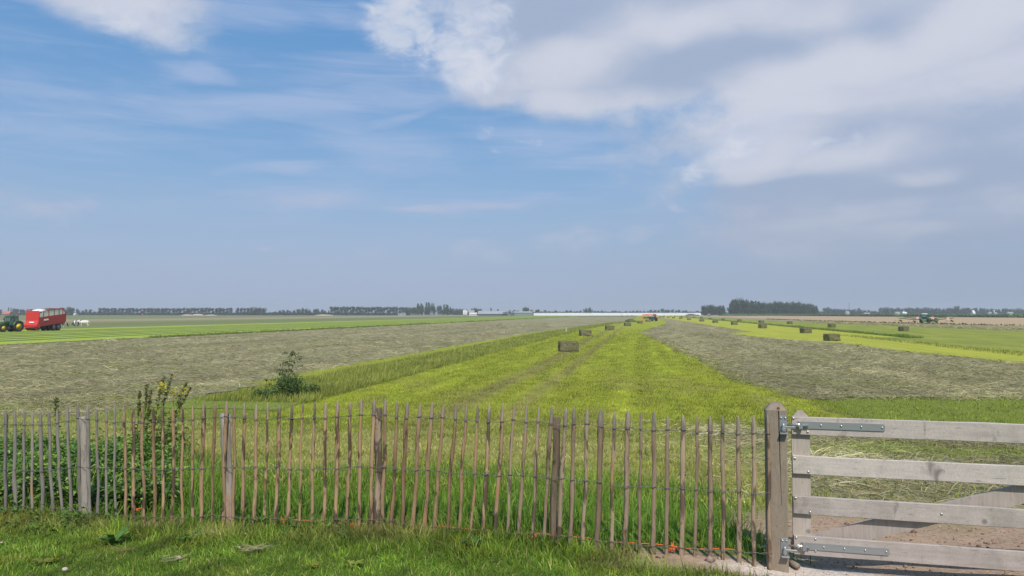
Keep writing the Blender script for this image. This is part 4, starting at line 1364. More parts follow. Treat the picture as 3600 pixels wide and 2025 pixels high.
for wl in WIRES:
    pts = sorted({5: Z5, 6: Z6, 7: Z7}[z](a, b) for a, b, z in wl)
    xs, ys = [p[0] for p in pts], [p[1] for p in pts]
    nodes = []
    for top, bot, r_, grey in PICKETS:
        q = None
        for f in np.linspace(0, 1, 60):
            p = top.lerp(bot, f)
            d_ = Vector(p) - Vector((0, 0, CAM_Z))
            ppx = 1800 + FPX * d_.x / (d_.y * CP + d_.z * SP)
            ppy = 1012.5 - FPX * (d_.z * CP - d_.y * SP) / (d_.y * CP + d_.z * SP)
            if ppy >= np.interp(ppx, xs, ys):
                q = p
                break
        nodes.append((q or bot, r_, grey))
    for grey in (True, False):
        sel = [v for v in nodes if v[2] == grey]
        if not grey:
            prev = [v for v in nodes if v[2]][-1]
            sel = [prev] + sel
        par = fence_g if grey else fence_b
        bm = bmesh.new()
        for sgn in (1, -1):
            path = []
            s2 = sgn
            for j, (p, r_, g_) in enumerate(sel):
                off = Vector((0, -s2 * (r_ * 0.95 + 0.004), 0))
                path.append(p + off - Vector((r_ * 0.8, 0, 0)) * 0.9 + Vector((0, s2 * r_ * 0.55, 0)))
                path.append(p + off)
                path.append(p + off + Vector((r_ * 0.8, 0, 0)) * 0.9 + Vector((0, s2 * r_ * 0.55, 0)))
                if j < len(sel) - 1:
                    nx = sel[j + 1][0]
                    sag = Vector((0, 0, -0.006 - 0.006 * random.random()))
                    for f in (0.38, 0.5, 0.62):
                        tw = 0.0035 * (1 if f < .45 else (-1 if f > .55 else 0)) * sgn
                        path.append(p.lerp(nx, f) + sag + Vector((0, 0, tw)))
                s2 = s2
            tube(bm, [q_ - par.location for q_ in path], 0.0018, 5)
        bm_obj('wire', bm, M_WIRE, par, True)
        # a tie turned round each picket
        for j, (p, r_, g_) in enumerate(sel if grey else sel[1:]):
            bm = bmesh.new()
            c0 = p - par.location
            ring = [c0 + Vector((math.cos(a) * (r_ + .003), math.sin(a) * (r_ * .85 + .004), 0.008 * math.sin(a * 1.0 + j) - .004)) for a in np.linspace(0, 6.283, 13)]
            tube(bm, ring, 0.0028, 5, cap=False)
            bm_obj('wire_tie', bm, M_WIRE, par, True)

# orange baler twine caught along the foot of the fence
tw = thing('orange_twine', 'frayed orange twine running along the foot of the brown fence', 'twine', (0, 7, 1.2))
for seg in ([Z6(200, 990), Z6(330, 990), Z6(470, 1000), Z6(620, 1012), Z6(780, 1028), Z6(905, 1022)], [Z6(1420, 1038), Z6(1600, 1052), Z6(1760, 1068), Z6(1880, 1082), Z6(2020, 1096)],
            [Z7(0, 1105), Z7(120, 1106), Z7(240, 1100), Z7(440, 1125), Z7(640, 1142)], [Z7(800, 1172), Z7(1000, 1180), Z7(1180, 1190), Z7(1300, 1205), Z7(1480, 1232), Z7(1700, 1225), Z7(1880, 1240)]):
    bm = bmesh.new()
    tube(bm, [at_depth(a, b, fdepth(a) + 0.03) - tw.location for a, b in seg], 0.004, 5)
    bm_obj('twine', bm, M_TWINE, tw, True)
for (a, b), sz in ((Z6(780, 1045), 0.07), (Z6(1905, 1105), 0.075), (Z7(1310, 1220), 0.085), (Z5(1100, 905), 0.06), (Z6(225, 1000), 0.06), (Z7(170, 1120), 0.05)):
    bm = bmesh.new()
    c0 = at_depth(a, b, fdepth(a) + 0.045) - tw.location
    for q in range(9):
        e = c0 + Vector((random.gauss(0, sz * .5), random.gauss(0, .015), random.gauss(0, sz * .35)))
        e2 = c0 + Vector((random.gauss(0, sz * .4), random.gauss(0, .015), random.gauss(0, sz * .3)))
        tube(bm, [e, c0, e2], [0.003, 0.009, 0.003], 4, cap=False)
    bm_obj('frayed_knot', bm, M_TWINE, tw)

# ------------------------------------------------------------------ gate post and gate
M_GPOST = wood_mat('gate_post_wood', [(0.165, 0.13, 0.10), (0.235, 0.19, 0.145), (0.30, 0.245, 0.19)], sc=26, knots=0.25, grain=(1, 1, 0.3), bstr=0.35)
M_RAIL = wood_mat('gate_rail_wood', [(0.36, 0.315, 0.285), (0.47, 0.415, 0.375), (0.56, 0.50, 0.455)], grain=(0.10, 0.5, 1.0), sc=26, knots=0.75, bstr=0.3)
M_STILE = wood_mat('gate_stile_wood', [(0.32, 0.27, 0.235), (0.41, 0.35, 0.31), (0.48, 0.42, 0.37)], grain=(1, 1, 0.12), sc=22, knots=0.2, bstr=0.3)
M_GALV = paint('galvanised_steel', (0.36, 0.37, 0.375), 0.42, 0.5, 0.18, 14, 0.55, (0.3, 0.3, 0.29))
M_BOLT = paint('zinc_bolt', (0.62, 0.62, 0.60), 0.28, 0.6, 0.1, 30, 0.85)
M_CRACK = paint('post_crack', (0.035, 0.026, 0.02), 0.95, 0.05, 0.1, 10)
M_RUST = paint('rust', (0.23, 0.085, 0.035), 0.9, 0.1, 0.3, 20)

YP = 6.3
pl, pr = at_depth(2709, 2003, YP), at_depth(2781, 2003, YP)
pw = pr.x - pl.x
z_top = at_depth(2740, 1420, YP).z
z_sh = at_depth(2740, 1443, YP).z
gp = thing('gate_post', 'square sawn gate post with sloping cut top between fence and gate', 'post', ((pl.x + pr.x) / 2, YP + pw / 2, pl.z))
gp.rotation_euler.z = R(-14.8)
H = z_top - pl.z
Hs = z_sh - pl.z
bm = bmesh.new()
hw = pw / 2
lev = [(-0.35, 1.0), (0.0, 1.0), (0.25, 1.003), (0.5, 0.998), (0.75, 1.002), (1.0, 0.997), (Hs, 1.0), (H, 0.47)]
rings = []
for z, s_ in lev:
    b_ = 0.010
    w_ = hw * s_
    ring = [(-w_ + b_, -w_), (w_ - b_, -w_), (w_, -w_ + b_), (w_, w_ - b_), (w_ - b_, w_), (-w_ + b_, w_), (-w_, w_ - b_), (-w_, -w_ + b_)]
    rings.append([bm.verts.new((a, b, z)) for a, b in ring])
for r0, r1 in zip(rings, rings[1:]):
    for q in range(8):
        bm.faces.new((r0[q], r0[(q + 1) % 8], r1[(q + 1) % 8], r1[q]))
bm.faces.new(rings[-1])
bm_obj('shaft', bm, M_GPOST, gp)
# the long drying crack and its rusty knot
bm = bmesh.new()
zc = np.linspace(Hs - 0.002, Hs - 0.78, 14)
for i in range(13):
    x0 = 0.018 + 0.016 * i / 13 + 0.0012 * math.sin(i * 1.7)
    x1 = 0.018 + 0.016 * (i + 1) / 13 + 0.0012 * math.sin((i + 1) * 1.7)
    w0, w1 = 0.0042 * (1 - i / 16), 0.0042 * (1 - (i + 1) / 16)
    bm.faces.new([bm.verts.new(p) for p in ((x0 - w0, -hw - 0.0018, zc[i]), (x0 + w0, -hw - 0.0018, zc[i]), (x1 + w1, -hw - 0.0018, zc[i + 1]), (x1 - w1, -hw - 0.0018, zc[i + 1]))])
bm_obj('crack', bm, M_CRACK, gp)
bm = bmesh.new()
lathe(bm, [(0.0, -0.004), (0.011, -0.003), (0.012, 0.003)], 10, 'y', (0.018, -hw * 0.93, Hs + 0.018))
bm_obj('rusty_knot', bm, M_RUST, gp)

# the gate: plan line from the hinge side to the right
GA, GB = at_depth(2786, 1700, 6.40), at_depth(3600, 1700, 5.96)
gdir = Vector((GB.x - GA.x, GB.y - GA.y, 0)).normalized()
gnor = Vector((gdir.y, -gdir.x, 0))               # faces the camera
gate = thing('field_gate', 'wide weathered timber field gate with four rails and galvanised strap hinges', 'gate', (GA.x, GA.y, tz(GA.x, GA.y)), math.atan2(gdir.y, gdir.x))


def gpt(px, py, off=0.0):
    """gate-local (u, z) of the pixel on the plane off metres in front of the rails' face"""
    d = ray(px, py)
    o = Vector((GA.x, GA.y, 0)) + gnor * off
    s_ = (o - Vector((0, 0, CAM_Z))).dot(gnor) / d.dot(gnor)
    p = Vector((0, 0, CAM_Z)) + d * s_
    return (p - Vector((GA.x, GA.y, 0))).dot(gdir), p.z - gate.location.z


Z8 = lambda zx, zy: (2600 + zx / 2.318, 1400 + zy / 2.318)
TH_R = 0.034
u_end = 3.35


def plank(name, pts, yoff, thick, mat, par, bev=0.004, seed=0):
    """board from a four-corner outline in gate coordinates (u,z); subdivided and slightly cupped"""
    bm = bmesh.new()
    (a0, a1), (b0, b1), (c0, c1), (d0, d1) = pts
    n = 14
    rs = random.Random(seed)
    rows = []
    for i in range(n + 1):
        f = i / n
        lo = (a0 + (b0 - a0) * f, a1 + (b1 - a1) * f)
        hi = (d0 + (c0 - d0) * f, d1 + (c1 - d1) * f)
        j = [rs.gauss(0, 0.0014) for _ in range(2)]
        y0, y1 = yoff - thick / 2, yoff + thick / 2
        zz = (lo[1] + j[0], hi[1] + j[1])
        rows.append([bm.verts.new(p) for p in ((lo[0], y0 + bev, zz[0]), (lo[0], y0, zz[0] + bev), (hi[0], y0, zz[1] - bev), (hi[0], y0 + bev, zz[1]), (hi[0], y1 - bev, zz[1]), (hi[0], y1, zz[1] - bev), (lo[0], y1, zz[0] + bev), (lo[0], y1 - bev, zz[0]))])
    for r0, r1 in zip(rows, rows[1:]):
        for q in range(8):
            bm.faces.new((r0[q], r0[(q + 1) % 8], r1[(q + 1) % 8], r1[q]))
    bm.faces.new(rows[0][::-1])
    bm.faces.new(rows[-1])
    bmesh.ops.recalc_face_normals(bm, faces=bm.faces)
    return bm_obj(name, bm, mat, par)


rails = []
for i, (y0, y1) in enumerate(((150, 296), (468, 616), (795, 943), (1118, 1272))):
    u0, zt = gpt(*Z8(427 + i * 6, y0))
    _, zb = gpt(*Z8(427 + i * 6, y1))
    rails.append((u0, zt, zb))
    plank('rail', [(u0, zb), (u_end, zb), (u_end, zt), (u0, zt)], TH_R / 2, TH_R, M_RAIL, gate, seed=i)
us0, _ = gpt(*Z8(430, 700), -TH_R)
us1, _ = gpt(*Z8(580, 700), -TH_R)
ztop_s = gpt(*Z8(495, 150), -TH_R)[1]
zpk = gpt(*Z8(495, 104), -TH_R)[1]
# the local y axis of the gate points away from the camera, so pieces behind the rails lie at y > TH_R
bm = bmesh.new()
prism(bm, [(us0, rails[3][2] + 0.005), (us1, rails[3][2] + 0.005), (us1, ztop_s - 0.01), ((us0 + us1) / 2 + 0.02, zpk), ((us0 + us1) / 2 - 0.02, zpk), (us0, ztop_s - 0.01)], (0, 1, 0), 0.040, (0, TH_R + 0.021, 0))
bm_obj('stile', bm, M_STILE, gate)
bm = bmesh.new()
prism(bm, [(u_end - 0.12, rails[3][2]), (u_end + 0.02, rails[3][2]), (u_end + 0.02, zpk), (u_end - 0.12, zpk)], (0, 1, 0), 0.040, (0, TH_R + 0.021, 0))
bm_obj('stile', bm, M_STILE, gate)
# diagonal brace behind the rails
t0, t1 = gpt(*Z8(600, 1120), -TH_R), gpt(*Z8(2200, 722), -TH_R)
b0, b1 = gpt(*Z8(1080, 1156), -TH_R), gpt(*Z8(2200, 902), -TH_R)
sl = ((t1[1] - t0[1]) / (t1[0] - t0[0]) + (b1[1] - b0[1]) / (b1[0] - b0[0])) / 2
zl, zh = rails[3][2] + 0.02, rails[0][1] - 0.03
tu = lambda z: t0[0] + (z - t0[1]) / sl
bu = lambda z: b0[0] + (z - b0[1]) / sl
bm = bmesh.new()
u_hi = min(tu(zh), u_end)
prism(bm, [(tu(zl), zl), (bu(zl), zl), (u_end, b0[1] + (u_end - b0[0]) * sl), (u_end, t0[1] + (u_end - t0[0]) * sl)], (0, 1, 0), 0.036, (0, TH_R + 0.0625 - 0.0245, 0))
bm_obj('brace', bm, M_STILE, gate)


def bolt(par, u, z, y, r_=0.009):
    bm = bmesh.new()
    lathe(bm, [(r_, 0.0), (r_ * 0.97, -0.004), (r_ * 0.7, -0.0075), (r_ * 0.25, -0.009)], 10, 'y', (u, y, z))
    return bm_obj('bolt', bm, M_BOLT, par, True)


for zx, zy in ((440, 163), (555, 273), (450, 490), (563, 599), (457, 812), (574, 927), (1647, 942), (463, 1135), (620, 1146), (620, 1243)):
    u, z = gpt(*Z8(zx, zy))
    bolt(gate, u, z, -0.0005, 0.0105)
for k_, (x0, y0, x1, y1, x2, y2, bolts, rod) in enumerate(((470, 196, 1186, 213, 1186, 271, (663, 828, 993, 1163), ((385, 223), (462, 226), (480, 231), (562, 235))), (500, 1180, 1224, 1228, 1224, 1284, (687, 855, 1025, 1197), ((395, 1192), (475, 1198), (500, 1203), (575, 1208))))):
    u0, za = gpt(*Z8(x0, y0), 0.008)
    u1, zb = gpt(*Z8(x1, y1), 0.008)
    _, zc_ = gpt(*Z8(x2, y2), 0.008)
    hgt = zb - zc_
    zm = (zb + zc_) / 2
    bm = bmesh.new()
    ch = 0.012
    prism(bm, [(u0, zm - hgt / 2), (u1 - ch, zm - hgt / 2), (u1, zm - hgt / 2 + ch), (u1, zm + hgt / 2 - ch), (u1 - ch, zm + hgt / 2), (u0, zm + hgt / 2)], (0, 1, 0), 0.008, (0, -0.0045, 0))
    st = bm_obj('strap_hinge', bm, M_GALV, gate)
    for bx in bolts:
        u, _ = gpt(*Z8(bx, y0 + (bx - x0) * (y1 - y0) / (x1 - x0) + 20), 0.01)
        bolt(st, u, zm + 0.003, -0.0087, 0.0085)
    ur = [gpt(*Z8(*p), 0.02)[0] for p in rod]
    bm = bmesh.new()
    tube(bm, [(ur[0], -0.026, zm), (ur[3], -0.026, zm)], 0.0085, 10)
    bm_obj('threaded_rod', bm, M_BOLT, st, True)
    bm = bmesh.new()
    tube(bm, [(ur[1] - .004, -0.026, zm), (ur[1] + 0.012, -0.026, zm)], 0.019, 6)
    tube(bm, [(ur[2] - .002, -0.026, zm), (ur[2] + 0.006, -0.026, zm)], 0.021, 12)
    bm_obj('nut', bm, M_BOLT, st)
    bm = bmesh.new()
    prism(bm, [(u0, zm - 0.03), (u0 + 0.03, zm - 0.03), (u0 + 0.03, zm + 0.03), (u0, zm + 0.03)], (0, 1, 0), 0.03, (0.01, -0.0245, 0))
    bm_obj('hinge_eye', bm, M_GALV, st)
    # the bracket with its pin, screwed to the post
    pz = zm + gate.location.z - gp.location.z
    bx_ = hw - 0.032
    bm = bmesh.new()
    box(bm, (bx_, -hw - 0.004, pz + 0.012), (0.058, 0.006, 0.152), bevel=0.001)
    bk = bm_obj('hinge_bracket', bm, M_GALV, gp)
    bm = bmesh.new()
    tube(bm, [(bx_, -hw - 0.034, pz - 0.045), (bx_, -hw - 0.034, pz - 0.02), (bx_, -hw - 0.034, pz + 0.012), (bx_, -hw - 0.034, pz + 0.03)], [0.018, 0.019, 0.011, 0.010], 12)
    bm_obj('pin', bm, M_GALV, bk, True)
    bm = bmesh.new()
    box(bm, (bx_ + .004, -hw - 0.030, pz - 0.052), (0.062, 0.050, 0.012), bevel=0.002)
    bm_obj('pin_seat', bm, M_GALV, bk)
    bm = bmesh.new()
    box(bm, (hw + 0.012, -hw - 0.034, pz), (0.10, 0.016, 0.017), bevel=0.003)
    bm_obj('hinge_arm', bm, M_BOLT, bk)
    for sx in (-0.016, 0.016):
        for sz in (-0.048, 0.072):
            bolt(bk, bx_ + sx, pz + 0.012 + sz - 0.012, -hw - 0.0074, 0.0085)
# the cut stub lying under the gate
s0 = at_depth(2812, 1968, 6.35)
st = thing('wood_stub', 'short round wooden stub lying in the sand under the gate', 'wood', (s0.x, s0.y + 0.02, tz(s0.x, s0.y) + 0.03), R(-50))
bm = bmesh.new()
tube(bm, [(-0.13, 0.06, 0), (0.0, -0.02, 0.01)], [0.026, 0.024], 10)
bm_obj('stick', bm, M_GPOST, st, True)

# ------------------------------------------------------------------ hay bales
M_BALE = strip_mat('bale_hay', (0.125, 0.12, 0.06), (0.25, 0.235, 0.13), 3.0, 3.0, 10.0, contrast=0.8, bstr=1.0, bdist=0.05)
M_BTW = paint('bale_twine', (0.07, 0.075, 0.06), 0.8, 0.1, 0.2, 10)
BL, BW, BH = 1.72, 1.12, 0.88


def bale_meshes(seed):
    rs = random.Random(seed)
    bm = bmesh.new()
    bmesh.ops.create_cube(bm, size=1.0)
    bmesh.ops.subdivide_edges(bm, edges=bm.edges, cuts=9, use_grid_fill=True)
    for v in bm.verts:
        c = Vector((v.co.x * BL, v.co.y * BW, (v.co.z + 0.5) * BH))
        u = v.co * 2
        e = sum(abs(q) > 0.95 for q in u)
        if e >= 2:
            c = c.lerp(Vector((0, 0, BH / 2)), 0.035)
        nv = mnoise.noise_vector(c * 3.1 + Vector((seed * 5.0, 0, 0))) * 0.11 + mnoise.noise_vector(c * 9 + Vector((seed, 3, 0))) * 0.05
        groove = 0.018 * math.cos(c.y / BW * 2 * math.pi * 6) if abs(u.z) > .95 or abs(u.x) > .95 else 0.018 * math.sin(c.x * 22)
        n_ = Vector((u.x if abs(u.x) > .95 else 0, u.y if abs(u.y) > .95 else 0, u.z if abs(u.z) > .95 else 0))
        c += nv + n_ * groove
        c.z = max(c.z, 0.0)
        v.co = c
    me = bpy.data.meshes.new('bale_body')
    bm.to_mesh(me)
    bm.free()
    me.materials.append(M_BALE)
    smooth(me)
    n = 900
    q = RNG.normal(0, 1, (n, 3))
    ax = RNG.choice(3, n, p=[.25, .4, .35])
    p = RNG.uniform(-.5, .5, (n, 3))
    sg = np.where(RNG.random(n) > .5, .5, -.5)
    p[np.arange(n), ax] = sg
    p[:, 2] = np.abs(p[:, 2] + .5)
    nr = np.zeros((n, 3))
    nr[np.arange(n), ax] = np.sign(sg)
    d = q * 0.8 + nr * 0.7
    d /= np.linalg.norm(d, axis=1, keepdims=True)
    fz = ribbons('loose_hay', p * np.array([BL, BW, BH]), d, np.tile([0, 0, -.5], (n, 1)), rnd(.06, .17, n), rnd(.008, .018, n), rnd(0, 1, n), pal(n, HAYS, (4, 2, 3, 2, 1)) * 0.55, 2, .4)
    fz.materials.append(M_HAY)
    bm = bmesh.new()
    tw_ = []
    for i in range(5):
        yy = (i - 2) / 5.2 * BW
        tube(bm, [(-BL / 2 - .01, yy, 0.02), (-BL / 2 - .01, yy, BH + .005), (BL / 2 + .01, yy, BH + .005), (BL / 2 + .01, yy, 0.02)], 0.009, 4)
        m2 = bpy.data.meshes.new('twine')
        bm.to_mesh(m2)
        bm.free()
        bm = bmesh.new()
        m2.materials.append(M_BTW)
        tw_.append(m2)
    bm.free()
    return me, fz, tw_


BALE_V = [bale_meshes(i) for i in range(3)]
M_FUZZ = M_HAY


def bale(px0, px1, pyb, label, rz=None, i=0, near=False, sc=1.0):
    pm = (px0 + px1) / 2
    g = on_ground(pm, pyb, 0.03)
    D = math.hypot(g.x, g.y)
    vis = (px1 - px0) / FPX * g.y
    if rz is None:
        rz = -TH + R(62) + random.Random(i).uniform(-.25, .25)
    me, fz, tw_ = BALE_V[i % 3]
    t = thing('hay_bale', label, 'bale', (g.x, g.y + BW * 0.45, 0.03), rz, 'square hay bales left on the mown strips', sc * 0.94)
    link('bale_body', me, None, t)
    o = link('loose_hay', fz, None, t)
    o['kind'] = 'stuff'
    if near:
        for m2 in tw_:
            link('twine', m2, None, t)
    return t


C_ROW = [(1966, 2034, 1236), (2040, 2078, 1181), (2130, 2159, 1160), (2197, 2218, 1146), (2243, 2259, 1137), (2272, 2286, 1131)]
C_LAB = ['nearest hay bale, large on the bright centre strip', 'second nearest hay bale on the bright centre strip', 'third hay bale up the bright centre strip', 'fourth hay bale up the bright centre strip, below the orange boom', 'small hay bale just before the baler', 'last hay bale dropped right behind the baler']
for i, (a, b, c_) in enumerate(C_ROW):
    bale(a, b, c_, C_LAB[i], R(6 + 5 * (i % 2)), i, i < 3)
ORD = ['nearest', 'second', 'third', 'fourth', 'fifth', 'sixth', 'seventh', 'eighth', 'ninth', 'tenth', 'eleventh', 'twelfth', 'thirteenth', 'fourteenth']
R1 = [(2898, 2964, 1199), (2817, 2857, 1171), (2670, 2697, 1154), (2573, 2594, 1142), (2507, 2525, 1135), (2461, 2476, 1130), (2417, 2430, 1125), (2389, 2399, 1121), (2364, 2373, 1119), (2346, 2354, 1117), (2329, 2335, 1116), (2317, 2325, 1116)]
for i, (a, b, c_) in enumerate(R1):
    bale(a, b, c_, f'{ORD[i]} bale of the near row on the yellow strip right of the hay', R(18 + 4 * (i % 3)), i + 7, i < 2)
R2 = [(3159, 3204, 1164), (2912, 2942, 1151), (2767, 2791, 1139), (2669, 2688, 1135), (2594, 2608, 1130), (2537, 2550, 1126), (2493, 2503, 1123), (2462, 2472, 1120), (2436, 2445, 1118), (2413, 2420, 1117), (2394, 2400, 1115.5), (2369, 2375, 1113), (2355, 2362, 1112.5), (2333, 2339, 1112)]
for i, (a, b, c_) in enumerate(R2):
    bale(a, b, c_, f'{ORD[i]} bale of the far row on the green meadow at right', R(30 + 5 * (i % 3)), i + 20, i < 1)
for i, (a, b, c_, l_) in enumerate(((2184, 2190, 1111.5, 'leftmost'), (2204, 2209, 1111.5, 'middle'), (2220, 2225, 1111.5, 'rightmost'))):
    bale(a, b, c_, f'{l_} of three tiny far bales left of the baler before the white greenhouse', R(10), i + 40)

# grassy heap by the baler
g = on_ground(2218, 1132)
t = thing('grass_heap', 'low heap of cut green grass left of the baler', 'heap', (g.x, g.y, 0))
bm = bmesh.new()
bmesh.ops.create_icosphere(bm, subdivisions=3, radius=1.0)
for v in bm.verts:
    v.co = Vector((v.co.x * 2.0, v.co.y * 4.0, max(v.co.z, 0) * 1.15)) * (1 + 0.25 * mnoise.noise(v.co * 2.5))
bm_obj('heap_body', bm, M_WIND, t, True)

# ------------------------------------------------------------------ machines
M_JD = paint('tractor_green', (0.028, 0.115, 0.032), 0.35, 0.5, 0.25, 3)
M_JDY = paint('rim_yellow', (0.70, 0.50, 0.03), 0.4, 0.5, 0.3, 5)
M_TYRE = paint('tyre_rubber', (0.035, 0.035, 0.035), 0.85, 0.2, 0.5, 4, dirt=(0.13, 0.11, 0.08))
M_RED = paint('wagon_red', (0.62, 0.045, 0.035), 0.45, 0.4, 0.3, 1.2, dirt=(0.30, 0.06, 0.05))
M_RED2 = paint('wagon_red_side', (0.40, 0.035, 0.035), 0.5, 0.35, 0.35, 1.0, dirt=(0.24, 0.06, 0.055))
M_ORANGE = paint('machine_orange', (0.80, 0.13, 0.04), 0.4, 0.4, 0.15, 3)
M_DARK = paint('dark_steel', (0.05, 0.055, 0.055), 0.6, 0.4, 0.4, 3)
M_GREY = paint('grey_steel', (0.30, 0.31, 0.31), 0.55, 0.4, 0.3, 3)
M_WHITE = paint('white_paint', (0.80, 0.80, 0.78), 0.5, 0.4, 0.15, 2)
M_MESH = paint('pale_wire_mesh', (0.70, 0.70, 0.68), 0.6, 0.3, 0.2, 6)
m_, k, out = new_mat('cab_glass')
principled(k, out, (0.10, 0.16, 0.15), 0.08, 0.6)
M_GLASS = m_
M_LGREEN = paint('machine_light_green', (0.10, 0.20, 0.085), 0.45, 0.4, 0.3, 3)


def wheel(par, c, rad, width, rim_mat, name='wheel', lugs=True):
    bm = bmesh.new()
    w = width / 2
    lathe(bm, [(rad * .56, -w * .75), (rad * .62, -w * .95), (rad * .90, -w), (rad, -w * .82), (rad, w * .82), (rad * .90, w), (rad * .62, w * .95), (rad * .56, w * .75)], 26, 'y', c)
    if lugs:
        for q in range(18):
            a = 2 * math.pi * q / 18
            for s2 in (-1, 1):
                rot = Matrix.Rotation(-a, 3, 'Y') @ Matrix.Rotation(s2 * 0.5, 3, 'X')
                p = Vector(c) + Matrix.Rotation(-(a + .12 * (s2 > 0)), 3, 'Y') @ Vector((rad + .012, s2 * w * .45, 0))
                box(bm, p, (.05, w * .95, .06), Matrix.Rotation(-a, 3, 'Y'))
    o = bm_obj(name, bm, M_TYRE, par, False)
    for s2 in (-1, 1):
        bm = bmesh.new()
        lathe(bm, [(rad * .57, s2 * w * .80), (rad * .52, s2 * w * .55), (rad * .30, s2 * w * .40), (rad * .26, s2 * w * .62), (rad * .12, s2 * w * .66)], 22, 'y', c)
        bm_obj('rim', bm, rim_mat, o, True)
    return o


def tractor(name, label, loc, rz, body, rim, roof, sc=1.0, exhaust=True):
    """local +x is forward"""
    t = thing(name, label, 'tractor', loc, rz, None, sc)
    for s2 in (-1, 1):
        wheel(t, (-0.85, s2 * 0.92, 0.90), 0.90, 0.54, rim)
        wheel(t, (1.75, s2 * 0.88, 0.66), 0.66, 0.44, rim)
    bm = bmesh.new()
    box(bm, (0.45, 0, 0.85), (3.0, 0.55, 0.5))
    box(bm, (1.75, 0, 0.66), (0.22, 1.5, 0.2))
    box(bm, (-0.85, 0, 0.9), (0.35, 1.5, 0.35))
    box(bm, (2.55, 0, 0.72), (0.35, 0.7, 0.5), bevel=.03)
    bm_obj('chassis', bm, M_DARK, t)
    bm = bmesh.new()
    prism(bm, [(0.35, 1.05), (2.45, 1.0), (2.52, 1.25), (2.40, 1.52), (1.9, 1.66), (0.35, 1.82)], (0, 1, 0), 0.80)
    bmesh.ops.bevel(bm, geom=list(bm.edges), offset=.07, segments=2, affect='EDGES')
    hd = bm_obj('bonnet', bm, body, t, True)
    bm = bmesh.new()
    box(bm, (2.5, 0, 1.25), (0.06, 0.55, 0.34), bevel=.02)
    bm_obj('grille', bm, M_DARK, hd)
    for s2 in (-1, 1):
        bm = bmesh.new()
        box(bm, (2.46, s2 * .26, 1.44), (0.08, 0.16, 0.09), bevel=.02)
        bm_obj('headlight', bm, M_GALV, hd)
    for s2 in (-1, 1):
        bm = bmesh.new()
        arc = [(-0.85 + 1.02 * math.cos(a), 0.90 + 1.02 * math.sin(a)) for a in np.linspace(0.05, 2.6, 10)]
        inn = [(-0.85 + 0.96 * math.cos(a), 0.90 + 0.96 * math.sin(a)) for a in np.linspace(2.6, 0.05, 10)]
        prism(bm, arc + inn, (0, 1, 0), 0.50, (0, s2 * 0.92, 0))
        bm_obj('fender', bm, body, t, True)
        bm = bmesh.new()
        box(bm, (0.55, s2 * .62, 0.62), (0.42, 0.28, 0.5), bevel=.03)
        bm_obj('step', bm, M_DARK, t)
    cb = thing('cab', None, None)
    cb.parent = t
    bm = bmesh.new()
    posts = [((0.42, 0.52, 1.35), (0.28, 0.60, 2.62)), ((-0.25, 0.66, 1.35), (-0.28, 0.66, 2.62)), ((-1.15, 0.60, 1.75), (-1.05, 0.60, 2.62))]
    for s2 in (-1, 1):
        for a, b in posts:
            tube(bm, [(a[0], a[1] * s2, a[2]), (b[0], b[1] * s2, b[2])], 0.045, 6)
        tube(bm, [(0.42, s2 * .52, 1.37), (-0.25, s2 * .66, 1.37), (-1.15, s2 * .60, 1.75)], 0.04, 6)
    bm_obj('cab_frame', bm, M_DARK, cb)
    bm = bmesh.new()
    prism(bm, [(0.40, 1.15), (0.27, 2.6), (-1.04, 2.6), (-1.12, 1.75), (-0.25, 1.15)], (0, 1, 0), 1.14)
    bm_obj('cab_window', bm, M_GLASS, cb)
    bm = bmesh.new()
    prism(bm, [(0.45, 2.62), (0.36, 2.76), (0.0, 2.84), (-1.05, 2.82), (-1.2, 2.64)], (0, 1, 0), 1.42)
    bmesh.ops.bevel(bm, geom=list(bm.edges), offset=.04, segments=1, affect='EDGES')
    bm_obj('cab_roof', bm, roof, cb, True)
    if exhaust:
        bm = bmesh.new()
        tube(bm, [(0.62, -.48, 1.6), (0.62, -.48, 2.55), (0.56, -.48, 2.72)], 0.055, 8)
        bm_obj('exhaust', bm, M_DARK, t, True)
    bm = bmesh.new()
    tube(bm, [(-1.0, 0.3, 2.84), (-1.0, 0.3, 2.98)], 0.06, 8)
    bm_obj('beacon', bm, M_ORANGE, cb)
    bm = bmesh.new()
    for s2 in (-1, 1):
        tube(bm, [(-1.2, s2 * .4, 0.75), (-1.85, s2 * .42, 0.62)], 0.05, 6)
        tube(bm, [(0.35, s2 * .62, 2.3), (0.4, s2 * 1.02, 2.3)], 0.02, 5)
        box(bm, (0.4, s2 * 1.05, 2.15), (.04, .18, .32))
    bm_obj('linkage', bm, M_DARK, t)
    return t


# green tractor with the red forage wagon, far left
g = on_ground(34, 1166)
h1 = math.atan2(-0.925, -0.38)
tr1 = tractor('tractor', 'green tractor with yellow wheel rims pulling the red wagon', (g.x, g.y, 0.02), h1, M_JD, M_JDY, M_JD, 1.02)
gw = on_ground(118, 1164)
hw_ = math.atan2(-0.998, -0.06)
wg = thing('forage_wagon', 'large red forage wagon with mesh upper sides behind the green tractor', 'wagon', (gw.x + 0.35, gw.y + 3.2, 0.02), hw_, None, 0.96)
# local: +x forward; body leans up towards the rear, as if about to unload
wg.scale = (0.96, 0.96, 1.07)
L0, L1, W2 = 3.9, -4.0, 1.26
zf0, zr0 = 0.78, 1.42                        # underside, front and rear


def und(x): return zf0 + (zr0 - zf0) * (L0 - x) / (L0 - L1)


